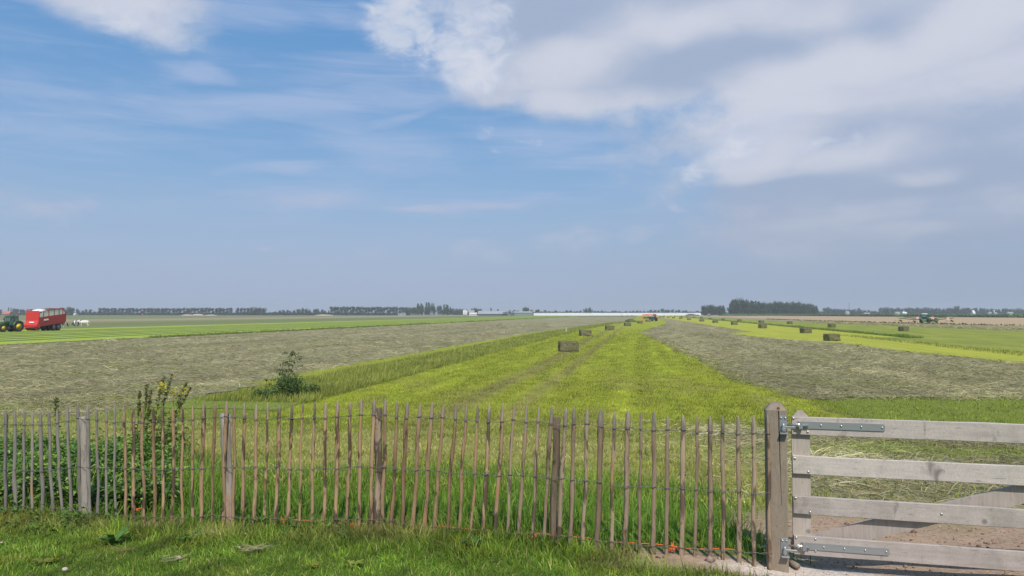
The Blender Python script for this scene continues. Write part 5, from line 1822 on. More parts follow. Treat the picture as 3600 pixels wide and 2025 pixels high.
for s2 in (1, -1):
    bm = bmesh.new()
    prism(bm, [(L0 - .2, und(L0)), (L0 + .12, und(L0) + 1.0), (L0 - .02, und(L0) + 1.55), (L1 - .15, und(L1) + 1.55), (L1 + .05, und(L1)), (0, und(0))], (0, 1, 0), 0.07, (0, s2 * W2, 0))
    bm_obj('side_panel', bm, M_RED2, wg)
    # wire-mesh windows between red posts over the side
    xs = [L0 - .05, 2.7, 1.15, -0.45, -1.9, -3.0]
    tops = [und(L0) + 2.2, und(2.7) + 2.55, und(1.15) + 2.62, und(-.45) + 2.62, und(-1.9) + 2.62, und(-3.0) + 2.60]
    for a, b, ta, tb in zip(xs, xs[1:], tops, tops[1:]):
        bm = bmesh.new()
        prism(bm, [(a - .09, und(a) + 1.57), (a - .09, ta - .12), (b + .09, tb - .12), (b + .09, und(b) + 1.57)], (0, 1, 0), 0.02, (0, s2 * (W2 - .02), 0))
        bm_obj('mesh_window', bm, M_MESH, wg)
    bm = bmesh.new()
    prism(bm, [(-3.12, und(-3.1) + 1.57), (-3.12, tops[-1] - .14), (-3.3, tops[-1] - .2), (L1 + .02, und(L1) + 1.60)], (0, 1, 0), 0.02, (0, s2 * (W2 - .02), 0))
    bm_obj('mesh_window', bm, M_MESH, wg)
    for a, ta in zip(xs, tops):
        bm = bmesh.new()
        box(bm, (a, s2 * W2, (und(a) + 1.5 + ta) / 2), (0.12, 0.09, ta - und(a) - 1.5))
        bm_obj('upright', bm, M_RED2, wg)
    bm = bmesh.new()
    tube(bm, [(a, s2 * W2, ta) for a, ta in zip(xs[1:], tops[1:])] + [(L1 - .15, s2 * W2, und(L1) + 1.5)], 0.07, 6)
    bm_obj('top_rail', bm, M_RED2, wg)
    bm = bmesh.new()
    box(bm, (1.9, s2 * (W2 + .06), und(1.9) + 1.0), (1.25, .05, .26), Matrix.Rotation(R(-4.6), 3, 'Y').inverted())
    bm_obj('name_plate', bm, M_WHITE if s2 > 0 else M_RED, wg)
bm = bmesh.new()
box(bm, (L0 + .02, 0, und(L0) + 1.83), (0.08, 2 * W2 + .08, 1.72), bevel=.02)
fr = bm_obj('front_panel', bm, M_RED, wg)
bm = bmesh.new()
prism(bm, [(L0 - .3, und(L0) - .25), (L0 + .55, und(L0) - .1), (L0 + .6, und(L0) + .25), (L0 + .1, und(L0) + 1.0), (L0 - .3, und(L0) + 1.0)], (0, 1, 0), 2 * W2 + .02)
lf = bm_obj('lower_front', bm, M_RED, wg)
bm = bmesh.new()
box(bm, (L0 + .42, 0.1, und(L0) + .72), (.03, .95, .2), Matrix.Rotation(R(35), 3, 'Y').inverted())
bm_obj('name_plate', bm, M_WHITE, lf)
bm = bmesh.new()
prism(bm, [(L1, und(L1)), (L1 - .16, und(L1) + 1.55), (-3.2, tops[-1]), (-3.05, tops[-1]), (L1 + .1, und(L1) + 1.5), (L1 + .1, und(L1))], (0, 1, 0), 2 * W2)
bm_obj('tailgate', bm, M_RED2, wg)
bm = bmesh.new()
prism(bm, [(L0, und(L0) + .02), (L1, und(L1) + .02), (L1, und(L1) - .18), (L0, und(L0) - .12)], (0, 1, 0), 2.2)
prism(bm, [(L0 + .3, und(L0) - .1), (L0 - 1.3, .45), (L0 - .6, .22), (L0 + .9, .5)], (0, 1, 0), 1.9)
bm_obj('floor_frame', bm, M_DARK, wg)
bm = bmesh.new()
prism(bm, [(L0 + .3, .5), (L0 - .4, .25), (L0 - .7, .12), (L0 + .1, .10), (L0 + .5, .3)], (0, 1, 0), 2.0)
bm_obj('pickup', bm, M_RED, wg)
bm = bmesh.new()
tube(bm, [(L0 + .4, 0, .65), (L0 + 1.9, 0, .55)], .11, 8)
bm_obj('drawbar', bm, M_RED, wg)
bm = bmesh.new()
bmesh.ops.create_icosphere(bm, subdivisions=3, radius=1.0)
for v in bm.verts:
    v.co = Vector((2.0 + v.co.x * 1.75, v.co.y * 1.1, und(2) + 2.42 + max(v.co.z, -.2) * .42 * (1 + .3 * mnoise.noise(v.co * 3))))
bm_obj('white_cover', bm, M_WHITE, wg, True)
bm = bmesh.new()
bmesh.ops.create_icosphere(bm, subdivisions=3, radius=1.0)
for v in bm.verts:
    v.co = Vector((-.8 + v.co.x * 2.6, v.co.y * 1.12, und(-.8) + 2.3 + v.co.z * .42 * (1 + .3 * mnoise.noise(v.co * 3))))
bm_obj('grass_load', bm, M_WIND, wg, True)
for x_ in (-0.55, -1.95):
    for s2 in (-1, 1):
        wheel(wg, (x_, s2 * 0.98, 0.66), 0.66, 0.56, M_GREY, lugs=False)
for s2 in (-1, 1):
    bm = bmesh.new()
    box(bm, (L1 + .2, s2 * .85, 1.05), (.12, .5, .28), bevel=.02)
    bm_obj('rear_light', bm, M_WHITE, wg)

# red tractor and dark square baler with an orange boom, middle distance
gb = on_ground(2294, 1129)
ang = math.atan2(0.97, 0.24)
tr2 = tractor('tractor', 'red and black tractor at work ahead of the dark baler', (gb.x + 1.5, gb.y + 3.6, 0.02), ang, M_ORANGE, M_GREY, M_ORANGE, 1.05)
bl = thing('square_baler', 'dark square baler with orange-red boom reaching out to the left', 'baler', (gb.x, gb.y, 0.02), ang)
bm = bmesh.new()
prism(bm, [(-1.9, .75), (1.6, .7), (1.9, 1.3), (1.2, 2.1), (-.4, 2.2), (-1.9, 1.75)], (0, 1, 0), 1.75)
bmesh.ops.bevel(bm, geom=list(bm.edges), offset=.05, segments=1, affect='EDGES')
bd = bm_obj('housing', bm, M_DARK, bl)
bm = bmesh.new()
box(bm, (-1.6, 0, 2.0), (.5, 1.3, .5), bevel=.05)
bm_obj('knotter_cover', bm, M_GREY, bl)
bm = bmesh.new()
box(bm, (-2.5, 0, .55), (1.3, 1.1, .1), Matrix.Rotation(R(14), 3, 'Y').inverted())
for s2 in (-1, 1):
    tube(bm, [(-1.9, s2 * .6, .9), (-3.1, s2 * .6, .42)], .04, 6)
bm_obj('bale_chute', bm, M_DARK, bl)
for s2 in (-1, 1):
    wheel(bl, (-.2, s2 * 1.15, .62), .62, .46, M_GREY)
bm = bmesh.new()
tube(bm, [(1.6, 0, .8), (3.2, 0, .7)], .1, 8)
bm_obj('drawbar', bm, M_ORANGE, bl)
bm = bmesh.new()
for a, b, w in (((0.3, 0.3, 2.75), (-.3, 3.9, 2.62), .24), ((-.3, 3.86, 2.75), (-.4, 3.86, .32), .24), ((.3, .3, 2.75), (.3, .3, 1.8), .2), ((-.4, 3.86, .34), (-.5, 3.2, .3), .2)):
    a, b = Vector(a), Vector(b)
    tube(bm, [a, b], w, 4)
bm_obj('boom', bm, M_ORANGE, bl)
bm = bmesh.new()
prism(bm, [(.8, 1.15), (3.6, 1.0), (3.6, 1.75), (2.6, 1.5), (1.6, 1.9), (.8, 1.75)], (1, 0, 0), 1.1, (-.2, 0, 0), ex=(0, 1, 0))
bm_obj('side_conveyor', bm, M_DARK, bl)
bm = bmesh.new()
tube(bm, [(-.3, 1.1, 2.2), (-.25, 2.3, 2.35), (-.3, 3.4, 2.0)], .08, 6)
bm_obj('hose', bm, M_DARK, bl, True)

# green tractor with a wide rotary rake, right
gr = on_ground(3252, 1137)
aw = math.atan2(0.80, 0.60)
tr3 = tractor('tractor', 'green tractor with pale roof carrying the wide rotary rake', (gr.x, gr.y, 0.02), aw, M_JD, M_JDY, M_WHITE, 1.12)
rk = thing('rotary_rake', 'wide green rotary rake with red and white warning boards, arms spread', 'rake', (gr.x - 1.0, gr.y - 1.4, 0.02), math.atan2(-0.46, 0.888))
m_, k, out = new_mat('warning_board')
tcx, tcy, tcz = k.sep(k.new('ShaderNodeTexCoord').outputs['Object'])
stp = k.m('FRACT', k.mul(k.add(tcx, k.mul(tcz, 1.0)), 2.2))
principled(k, out, k.mix(k.m('GREATER_THAN', stp, 0.5), (0.75, 0.10, 0.08), (0.82, 0.80, 0.78)), 0.5, 0.3)
M_BOARD = m_
bm = bmesh.new()
tube(bm, [(-0.9, 0, 1.25), (0.9, 0, 1.25)], .22, 6)
tube(bm, [(0, 0, 1.2), (0, 2.0, 0.9)], .14, 6)
box(bm, (0, 0, 0.9), (1.2, .5, .9), bevel=.05)
bm_obj('centre_frame', bm, M_LGREEN, rk)
for s2, ln in ((-1, 8.6), (1, 9.4)):
    bm = bmesh.new()
    tube(bm, [(s2 * .6, 0, 1.45), (s2 * ln * .55, -.3, 1.95), (s2 * ln, -.5, 2.45)], [.18, .16, .11], 6)
    tube(bm, [(s2 * .6, .2, 1.1), (s2 * ln * .5, 0, 1.35), (s2 * ln * .85, 0, 1.7)], [.14, .12, .1], 6)
    for f in (.35, .6, .85):
        tube(bm, [(s2 * ln * f, -.15, 1.2 + f * .8), (s2 * ln * (f + .08), -.35, 1.65 + f * .75)], .05, 5)
    bm_obj('arm', bm, M_LGREEN, rk)
    for f in (.34, .80):
        c0 = Vector((s2 * ln * f, 0.2, .55 + .5 * f))
        ro = thing('rotor', None, None)
        ro.parent = rk
        ro.location = c0
        bm = bmesh.new()
        lathe(bm, [(.28, -.12), (.34, 0), (.2, .22)], 12, 'z')
        bm_obj('hub', bm, M_DARK, ro, True)
        for q in range(10):
            a = q * .628
            bm = bmesh.new()
            e = Vector((math.cos(a) * 1.55, math.sin(a) * 1.55, -.05))
            tube(bm, [(0, 0, .05), e], .035, 5)
            for w_ in (.7, .85, 1.0):
                tube(bm, [e * w_, e * w_ + Vector((0, 0, -.42))], .018, 4)
            bm_obj('tine_arm', bm, M_JDY if q % 3 == 0 else M_DARK, ro)
        wheel(rk, (s2 * ln * f + .3, .5, .42 + .45 * f * (f > .5)), .30, .2, M_GREY, lugs=False)
    bm = bmesh.new()
    box(bm, (s2 * (1.9 if s2 < 0 else 2.4), -.55, 1.75), (.75, .04, .75), Matrix.Rotation(R(20 * s2), 3, 'Y'))
    bm_obj('warning_board', bm, M_BOARD, rk)
bm = bmesh.new()
box(bm, (6.6, -.6, 1.6), (.75, .04, .75), Matrix.Rotation(R(15), 3, 'Y'))
bm_obj('warning_board', bm, M_BOARD, rk)
bm = bmesh.new()
tube(bm, [(3.0, .3, 1.1), (3.9, .5, .85)], [.55, .35], 10)
box(bm, (2.2, .6, .75), (3.2, .8, .7), bevel=.15)
bm_obj('crop_screen', bm, M_LGREEN, rk)

# small pale tractor far off before the trees
gs = on_ground(2492, 1111.2)
tractor('tractor', 'small pale green tractor far off before the trees', (gs.x, gs.y, 0.02), math.atan2(-1, -.25), M_WHITE, M_WHITE, M_LGREEN, 1.15)

# ------------------------------------------------------------------ cows and gulls
m_, k, out = new_mat('cow_hide_dark')
tc = k.new('ShaderNodeTexCoord').outputs['Object']
principled(k, out, k.mix(k.ramp(k.noise(tc, 1.5, 2.0, 0.5, 0.6), 0.47, 0.50), (0.72, 0.68, 0.62), (0.02, 0.02, 0.022)), 0.8, 0.15)
M_COWD = m_
m_, k, out = new_mat('cow_hide_pale')
tc = k.new('ShaderNodeTexCoord').outputs['Object']
xx = k.sep(tc)[0]
principled(k, out, k.mix(k.ramp(k.add(k.mul(xx, 0.30), k.mul(k.noise(tc, 1.6, 2.0, 0.5), 0.6)), 0.53, 0.56), (0.78, 0.72, 0.64), (0.03, 0.03, 0.03)), 0.8, 0.15)
M_COWP = m_


def cow(label, loc, rz, mat, graze=True, sc=1.0):
    """local +x is the head end"""
    V, E, Rd = [], [], []

    def add(p, r_, link_to=None):
        V.append(p)
        Rd.append(r_)
        if link_to is not None:
            E.append((link_to, len(V) - 1))
        return len(V) - 1
    hip = add((-0.72, 0, 1.18), (.24, .30))
    bel = add((-0.15, 0, 1.06), (.36, .38), hip)
    chest = add((0.42, 0, 1.08), (.32, .36), bel)
    sh = add((0.72, 0, 1.16), (.20, .27), chest)
    if graze:
        n1 = add((1.02, 0, 0.98), (.14, .19), sh)
        n2 = add((1.26, 0, 0.62), (.11, .14), n1)
        hd = add((1.36, 0, 0.36), (.11, .12), n2)
        mz = add((1.44, 0, 0.10), (.075, .075), hd)
    else:
        n1 = add((1.02, 0, 1.32), (.13, .19), sh)
        hd = add((1.30, 0, 1.42), (.11, .13), n1)
        mz = add((1.62, 0, 1.26), (.075, .08), hd)
    for s2 in (-1, 1):
        k1 = add((-0.78, s2 * .20, 0.98), (.15, .12), hip)
        k2 = add((-0.62, s2 * .20, 0.70), (.10, .08), k1)
        k3 = add((-0.86, s2 * .20, 0.44), (.06, .05), k2)
        k4 = add((-0.80, s2 * .20, 0.08), (.045, .045), k3)
        add((-0.74, s2 * .20, 0.01), (.06, .05), k4)
        f1 = add((0.52, s2 * .19, 0.82), (.12, .10), chest)
        f2 = add((0.55, s2 * .19, 0.45), (.065, .06), f1)
        f3 = add((0.53, s2 * .19, 0.08), (.045, .045), f2)
        add((0.58, s2 * .19, 0.01), (.06, .05), f3)
        add((V[hd][0] - .05, s2 * .20, V[hd][2] + .08), (.03, .05), hd)
    t1 = add((-0.98, 0, 1.25), (.05, .05), hip)
    t2 = add((-1.04, 0, 0.85), (.025, .025), t1)
    add((-1.03, 0, 0.50), (.045, .045), t2)
    add((-0.42, 0, 0.72), (.14, .13), bel)
    me = bpy.data.meshes.new('cow')
    me.from_pydata(V, E, [])
    o = link('cow', me, None)
    md = o.modifiers.new('skin', 'SKIN')
    for i, sv in enumerate(me.skin_vertices[0].data):
        sv.radius = Rd[i]
        sv.use_root = i == 0
    o.modifiers.new('sub', 'SUBSURF').levels = 2
    o.modifiers['sub'].render_levels = 2
    dg = bpy.context.evaluated_depsgraph_get()
    me2 = bpy.data.meshes.new_from_object(o.evaluated_get(dg))
    o.modifiers.clear()
    o.data = me2
    me2.materials.clear()
    me2.materials.append(mat)
    smooth(me2)
    o.location, o.rotation_euler, o.scale = loc, (0, 0, rz), (sc,) * 3
    tag(o, label, 'cow', 'cows grazing beyond the swaths')
    return o


for px, py, rz, mat, gz, lab in ((262, 1147, R(-60), M_COWD, True, 'black and white cow grazing with its head down beside the pale cow'), (296, 1148, R(188), M_COWP, True, 'nearly white cow with a dark head grazing to the left'),
                                 (214, 1150, R(20), M_COWP, True, 'white cow partly hidden below the rear of the red wagon'), (276, 1144, R(200), M_COWD, True, 'dark cow standing just behind the grazing pair')):
    g = on_ground(px, py)
    cow(lab, (g.x, g.y, 0.0), rz, mat, gz, 1.08)
for px, py, lab in ((1153, 988, 'tiny white gull high over the tree row, left of the pair'), (1284, 1006, 'tiny white gull high over the tree row, right of the pair')):
    Y = 420.0
    p = at_depth(px, py, Y)
    bm = bmesh.new()
    lathe(bm, [(.01, -.35), (.09, -.2), (.12, 0), (.08, .2), (.03, .33)], 8, 'x')
    for s2 in (-1, 1):
        w0 = [bm.verts.new(v) for v in ((.12, s2 * .05, .03), (-.14, s2 * .05, .03), (-.16, s2 * .42, .2), (.14, s2 * .42, .2), (-.1, s2 * .85, .1))]
        bm.faces.new((w0[0], w0[1], w0[2], w0[3]))
        bm.faces.new((w0[3], w0[2], w0[4]))
    o = bm_obj('gull', bm, M_WHITE)
    o.location, o.rotation_euler = p, (0, 0, R(40))
    tag(o, lab, 'bird', 'gulls over the polder')
# small white marker post in the ditch
g = on_ground(1990, 1167)
t = thing('marker_post', 'thin white marker post at the ditch edge', 'post', (g.x, g.y, 0))
bm = bmesh.new()
tube(bm, [(0, 0, -.2), (0.03, 0, 0.75), (0.03, 0, .8)], [.05, .05, .03], 8)
bm_obj('post_shaft', bm, M_WHITE, t)

# ------------------------------------------------------------------ far trees
m_, k, out = new_mat('far_foliage')
a_ = k.new('ShaderNodeAttribute', attribute_name='Col').outputs['Color']
rn = k.new('ShaderNodeObjectInfo').outputs['Random']
b_ = k.mix(1.0, a_, k.mix(rn, (0.8, 0.8, 0.85), (1.25, 1.2, 1.0)), 'MULTIPLY')
principled(k, out, b_, 0.75, 0.12)
M_CROWN = m_
CRC = [(0.048, 0.076, 0.028), (0.066, 0.098, 0.034), (0.036, 0.058, 0.024)]


def crown_mesh(kind, n, seed):
    """many small leaf clumps spread through the volume of a crown; unit height 1, base at 0"""
    rg = np.random.default_rng(seed)
    cents, rads = [], []
    if kind == 'round':
        for q in range(9):
            a = rg.uniform(0, 6.28)
            r_ = rg.uniform(0, .20)
            cents.append((r_ * math.cos(a), r_ * math.sin(a), rg.uniform(.42, .80)))
            rads.append(rg.uniform(.13, .2))
    elif kind == 'oval':
        for q in range(9):
            a = rg.uniform(0, 6.28)
            r_ = rg.uniform(0, .13)
            cents.append((r_ * math.cos(a), r_ * math.sin(a), rg.uniform(.28, .86)))
            rads.append(rg.uniform(.12, .17))
    elif kind == 'poplar':
        for q in range(13):
            a = rg.uniform(0, 6.28)
            z = .16 + .80 * q / 12
            r_ = .035 * (1 - abs(z - .45))
            cents.append((r_ * math.cos(a), r_ * math.sin(a), z))
            rads.append(.085 * (1.08 - z) ** 0.5 + .015)
    elif kind == 'broad':
        for q in range(15):
            a = rg.uniform(0, 6.28)
            r_ = rg.uniform(0.02, .40)
            cents.append((r_ * math.cos(a), r_ * math.sin(a), rg.uniform(.22, .80 - .45 * r_)))
            rads.append(rg.uniform(.14, .24))
    else:
        for q in range(9):
            a = rg.uniform(0, 6.28)
            r_ = rg.uniform(0, .45)
            cents.append((r_ * math.cos(a), r_ * math.sin(a), rg.uniform(.15, .65)))
            rads.append(rg.uniform(.2, .33))
    cents, rads = np.array(cents), np.array(rads)
    i = rg.choice(len(cents), n, p=rads ** 2 / (rads ** 2).sum())
    v = rg.normal(0, 1, (n, 3))
    v /= np.linalg.norm(v, axis=1, keepdims=True)
    p = cents[i] + v * (rads[i] * rg.uniform(.6, 1.08, n))[:, None]
    p[:, 2] = np.clip(p[:, 2], .01, 1.0)
    p[:, 2] *= 0.985 / np.percentile(p[:, 2], 98.5)
    s_ = rg.uniform(.018, .042, n)
    nr = v + rg.normal(0, .5, (n, 3))
    nr /= np.linalg.norm(nr, axis=1, keepdims=True)
    t1 = np.cross(nr, rg.normal(0, 1, (n, 3)))
    t1 /= np.linalg.norm(t1, axis=1, keepdims=True)
    t2 = np.cross(nr, t1)
    P = np.stack([p - t1 * s_[:, None] - t2 * s_[:, None], p + t1 * s_[:, None] - t2 * s_[:, None] * .6, p + t1 * s_[:, None] * .8 + t2 * s_[:, None], p - t1 * s_[:, None] * .6 + t2 * s_[:, None] * .9], 1)
    c = np.array(CRC)[rg.choice(3, n)] * np.exp(rg.normal(0, .18, n))[:, None]
    me = np_mesh('crown', P.reshape(-1, 3), np.arange(n * 4), np.arange(n) * 4, None, np.repeat(c, 4, axis=0))
    me.materials.append(M_CROWN)
    return me


def trunk_mesh(kind, seed):
    bm = bmesh.new()
    rs = random.Random(seed)
    top = {'round': .6, 'oval': .7, 'poplar': .85, 'broad': .5, 'bush': .4}[kind]
    tube(bm, [(0, 0, -.02), (0, 0, top * .4), (.01, 0, top)], [.022, .017, .006], 6)
    for q in range(5):
        a = q * 1.3
        z = top * (.45 + .1 * q)
        ln = {'poplar': .06}.get(kind, .2)
        tube(bm, [(0, 0, z), (ln * math.cos(a), ln * math.sin(a), z + .12)], [.009, .003], 4, cap=False)
    me = bpy.data.meshes.new('trunk')
    bm.to_mesh(me)
    bm.free()
    me.materials.append(M_BARK)
    return me


CR = {kd: [crown_mesh(kd, nq, 100 + 7 * i + len(kd)) for i in range(nv)] for kd, nq, nv in (('round', 420, 4), ('oval', 380, 4), ('poplar', 420, 3), ('broad', 1100, 4), ('bush', 420, 3))}
TR = {kd: trunk_mesh(kd, 5) for kd in CR}
_tn = [0]


def tree(kind, px, py_top, Y, label, group, width=1.0, name=None):
    p = at_depth(px, py_top, Y)
    h = max(p.z, 1.0)
    _tn[0] += 1
    t = thing(name or {'round': 'row_tree', 'oval': 'row_tree', 'poplar': 'poplar_tree', 'broad': 'broad_tree', 'bush': 'bush'}[kind], label, 'bush' if kind == 'bush' else 'tree', (p.x, Y, 0), random.uniform(0, 6.28), group)
    t.scale = (h * width, h * width, h)
    link('crown', CR[kind][_tn[0] % len(CR[kind])], None, t)
    link('trunk', TR[kind], None, t)
    return t


rt = random.Random(99)
Z1a = lambda zx: zx / 4.293
Z1b = lambda zx: 600 + zx / 4.293
# the long even avenue on the left horizon
G1 = 'trees of the long avenue on the left horizon'
L1_ = 'round-headed tree in the long even avenue on the left horizon'
for zx in (1515, 1577, 1632, 1688, 1742, 1797, 1852, 1908, 1962, 2017, 2072, 2127, 2182, 2240, 2293, 2345, 2395, 2452, 2505, 2558):
    tree('oval', Z1a(zx), 1060 + (100 + rt.uniform(-4, 4)) / 4.293, 1160 + rt.uniform(-15, 15), L1_, G1, 1.5)
for zx in (45, 97, 145, 205, 262, 312, 365, 418, 470, 525, 582, 635, 690, 745, 795, 850, 912):
    tree('oval', Z1b(zx), 1060 + (98 + rt.uniform(-4, 6)) / 4.293, 1160 + rt.uniform(-15, 15), L1_, G1, 1.5)
for zx in (1010, 1065, 1118, 1170):
    tree('oval', Z1b(zx), 1060 + 98 / 4.293, 1155, 'oval tree in the short row after the avenue gap', 'short tree row right of the gap', 1.25)
for zx, zy in ((1225, 92), (1290, 88), (1350, 92), (1400, 98)):
    tree('broad', Z1b(zx), 1060 + zy / 4.293, 1150, 'broad tree of the merged clump right of the short row', 'clump right of the short row', 0.8)
G2 = 'trees of the second avenue before the poplars'
for i in range(25):
    zx = 765 + i * 31
    tree('oval', 900 + zx / 2.862, 1000 + (226 + rt.uniform(-4, 5)) / 2.862, 1110 + rt.uniform(-10, 10), 'round-headed tree in the second even avenue left of the tall poplars', G2, 1.25)
for zx, zy in ((1580, 150), (1650, 135), (1708, 125), (1765, 128), (1805, 145), (1865, 132)):
    tree('round', Z1b(zx), 1060 + zy / 4.293, 1190, 'low rounded tree between the two avenues', 'low trees between the avenues', 1.3)
for zx, zy in ((1930, 112), (1990, 103), (2040, 108), (2100, 122), (2170, 115), (2225, 112), (2285, 120), (2330, 138)):
    tree('broad', Z1b(zx), 1060 + zy / 4.293, 1180, 'broad tree in the loose clump just left of the second avenue', 'loose clump left of the second avenue', 0.75)
tree('poplar', Z1b(2385), 1060 + 130 / 4.293, 1130, 'lone thin tree at the left end of the second avenue', None, 1.3)
# trees behind tractor and wagon
for zx, zy in ((228, 108), (270, 112), (320, 118), (365, 120), (420, 118), (470, 115), (520, 118), (560, 112), (600, 120)):
    tree('round', Z1a(zx), 1060 + zy / 4.293, 1140 + rt.uniform(-20, 20), 'round tree in the tree line behind the red wagon', 'tree line behind the red wagon', 1.2)
for zx, zy in ((955, 95), (1030, 84), (1095, 92)):
    tree('broad', Z1a(zx), 1060 + zy / 4.293, 1110, 'large dark rounded tree right behind the red wagon', 'dark rounded trees behind the red wagon', 0.9)
for zx, zy in ((1175, 112), (1245, 135), (1293, 118), (1362, 118), (1425, 148)):
    tree('round', Z1a(zx), 1060 + zy / 4.293, 1150, 'round tree between the dark clump and the long avenue', 'round trees left of the long avenue', 1.1)
for zx, zy, w in ((130, 92, 1.0), (166, 95, .7), (187, 115, .7), (206, 122, .7)):
    tree('poplar', Z1a(zx), 1060 + zy / 4.293, 1100, 'slender poplar by the red-roofed farmhouse', 'slender poplars by the farmhouse', w)
tree('round', 1, 1060 + 120 / 4.293, 1105, 'dark tree at the far left edge beside the farmhouse', None, 1.0)
# the poplar clump
ZP = lambda zx, zy: (1400 + zx / 5.152, 1040 + zy / 5.152)
for zx, zy in ((355, 142), (418, 140), (513, 130), (553, 122), (830, 158), (872, 165), (898, 168), (490, 200), (945, 205)):
    px, py = ZP(zx, zy)
    tree('poplar', px, py, 1180 + rt.uniform(-8, 8), 'tall columnar poplar in the clump left of the farm', 'tall poplars left of the farm', 1.15)
for zx, zy, w in ((380, 165, .55), (440, 175, .55), (610, 138, .55), (660, 195, .6), (735, 178, .6), (775, 195, .6), (215, 210, 1.0), (265, 215, .9), (550, 200, .6), (840, 215, .8), (905, 220, .7), (960, 240, .8), (300, 205, .8)):
    px, py = ZP(zx, zy)
    tree('broad', px, py, 1172 + rt.uniform(-8, 8), 'leafy tree among the tall poplars left of the farm', 'leafy trees among the poplars', w)
# farm trees
for zx, zy, w in ((1000, 232, .9), (1060, 235, .9), (1120, 236, .9), (1180, 240, .9), (1225, 250, .8)):
    px, py = ZP(zx, zy)
    tree('broad', px, py, 1330, 'dark broad tree between the poplars and the farm silos', 'trees before the farm silos', w)
for zx, zy, w in ((1340, 232, .9), (1390, 222, .9), (1430, 240, .9), (1485, 238, .8)):
    px, py = ZP(zx, zy)
    tree('broad', px, py, 1260, 'broad tree rising behind the white farmhouse', 'trees behind the white farmhouse', w)
tree('poplar', ZP(1682, 0)[0], ZP(0, 222)[1], 1300, 'single small pointed tree behind the long barn roof', None, 1.6)
tree('broad', ZP(1800, 0)[0], ZP(0, 242)[1], 1300, 'low round treetop behind the long barn roof', None, .7)
for zx, zy, w in ((1905, 292, 1.0), (1955, 282, 1.0), (2010, 258, .9), (2050, 282, 1.0), (2085, 300, 1.0)):
    px, py = ZP(zx, zy)
    tree('bush', px, py, 1010, 'dark bush between the long barn and the green barn', 'bushes between the barns', w)
for zx, zy, w in ((2100, 258, .9), (2160, 265, .9), (2290, 215, .7), (2340, 208, .7), (2420, 255, .9), (2500, 250, .9), (2550, 248, .9)):
    px, py = ZP(zx, zy)
    tree('broad', px, py, 1250, 'rounded tree behind the green barn', 'trees behind the green barn', w)
# low far tree line behind the white greenhouse, then the big one
for i in range(46):
    px = 1905 + i * 12.4
    py = 1093.5 + rt.uniform(-1.5, 3.0) - (4.0 if 2280 < px < 2400 else 0) - 3 * max(0, math.sin(i * 1.9))
    tree('round', px, py, 1500 + rt.uniform(-30, 30), 'low rounded tree of the far line behind the white greenhouse', 'far tree line behind the greenhouse', 1.5)
for px in (2060, 2075):
    tree('broad', px, 1081 if px > 2065 else 1084, 1420, 'tall dark tree of the pair standing over the white greenhouse', 'pair of dark trees over the greenhouse', .8)
tree('broad', 1847, 1082, 1400, 'dark rounded tree at the left end of the far line', None, .8)
# woods on the right
ZR = lambda zx, zy: (2400 + zx / 4.293, 1030 + zy / 4.293)
for zx, zy, w in ((320, 195, .7), (360, 188, .7), (420, 185, .7), (455, 182, .7), (510, 202, .7), (560, 192, .7), (605, 192, .65), (345, 240, .8), (480, 235, .8), (580, 240, .8)):
    px, py = ZR(zx, zy)
    tree('broad', px, py, 940 + rt.uniform(-12, 12), 'dark tree of the small round wood right of the greenhouse', 'small round wood', w)
for zx, zy, w in ((715, 160, .6), (750, 120, .6), (790, 100, .6), (840, 96, .55), (885, 92, .55), (925, 112, .55), (800, 170, .7), (890, 175, .7), (740, 220, .8)):
    px, py = ZR(zx, zy)
    tree('broad', px, py, 955 + rt.uniform(-12, 12), 'tall broad tree at the high left end of the long wood', 'high end of the long wood', w)
for zx, zy in ((955, 122), (983, 118), (1035, 118), (1066, 140), (1098, 122), (1140, 130), (1010, 150), (1165, 150)):
    px, py = ZR(zx, zy)
    tree('poplar', px, py, 950 + rt.uniform(-5, 5), 'slim poplar rising in the middle of the long wood', 'poplars in the long wood', 1.2)
for i in range(24):
    zx = 1000 + i * 44
    zy = float(np.interp(zx, [1000, 1160, 1240, 1460, 1700, 1790, 1880, 1960, 2020], [185, 160, 150, 138, 142, 152, 160, 172, 205])) + rt.uniform(-5, 8)
    px, py = ZR(zx, zy)
    tree('broad', px, py, 958 + rt.uniform(-10, 10), 'dark tree of the long dense wood', 'long dense wood', .62)
for i in range(20):
    zx = 985 + i * 54
    px, py = ZR(zx, 235 + rt.uniform(-18, 14))
    tree('broad', px, py, 938 + rt.uniform(-5, 5), 'lower tree along the edge of the long wood', 'edge of the long wood', .8)
ZW = lambda zx, zy: (2900 + zx / 3.68, 1040 + zy / 3.68)
for zx, zy in ((10, 155), (45, 152), (85, 170), (130, 165), (175, 168), (215, 178), (250, 172), (300, 175), (345, 180), (385, 175), (430, 172), (475, 180), (520, 185), (560, 185), (610, 195), (650, 193)):
    px, py = ZW(zx, zy)
    tree('broad', px, py, 1450 + rt.uniform(-20, 20), 'low broad tree of the line under the radio mast', 'tree line under the mast', .9)
tree('poplar', ZW(440, 0)[0], ZW(0, 158)[1], 1440, 'small pointed tree right of the radio mast', None, 2.0)
for i in range(40):
    zx = 715 + i * 48
    zy = 158 + rt.uniform(-8, 10) + (10 if i > 28 else 0)
    px, py = ZW(zx, zy)
    tree('broad' if i % 3 else 'round', px, py, 1420 + rt.uniform(-25, 25), 'tree of the long even line on the right horizon', 'tree line on the right horizon', .95)
tree('broad', ZW(1720, 0)[0], ZW(0, 134)[1], 1400, 'highest broad tree of the right horizon line', None, .9)
tree('broad', ZW(1415, 0)[0], ZW(0, 172)[1], 1330, 'dark nearer tree before the right horizon line', None, 1.0)


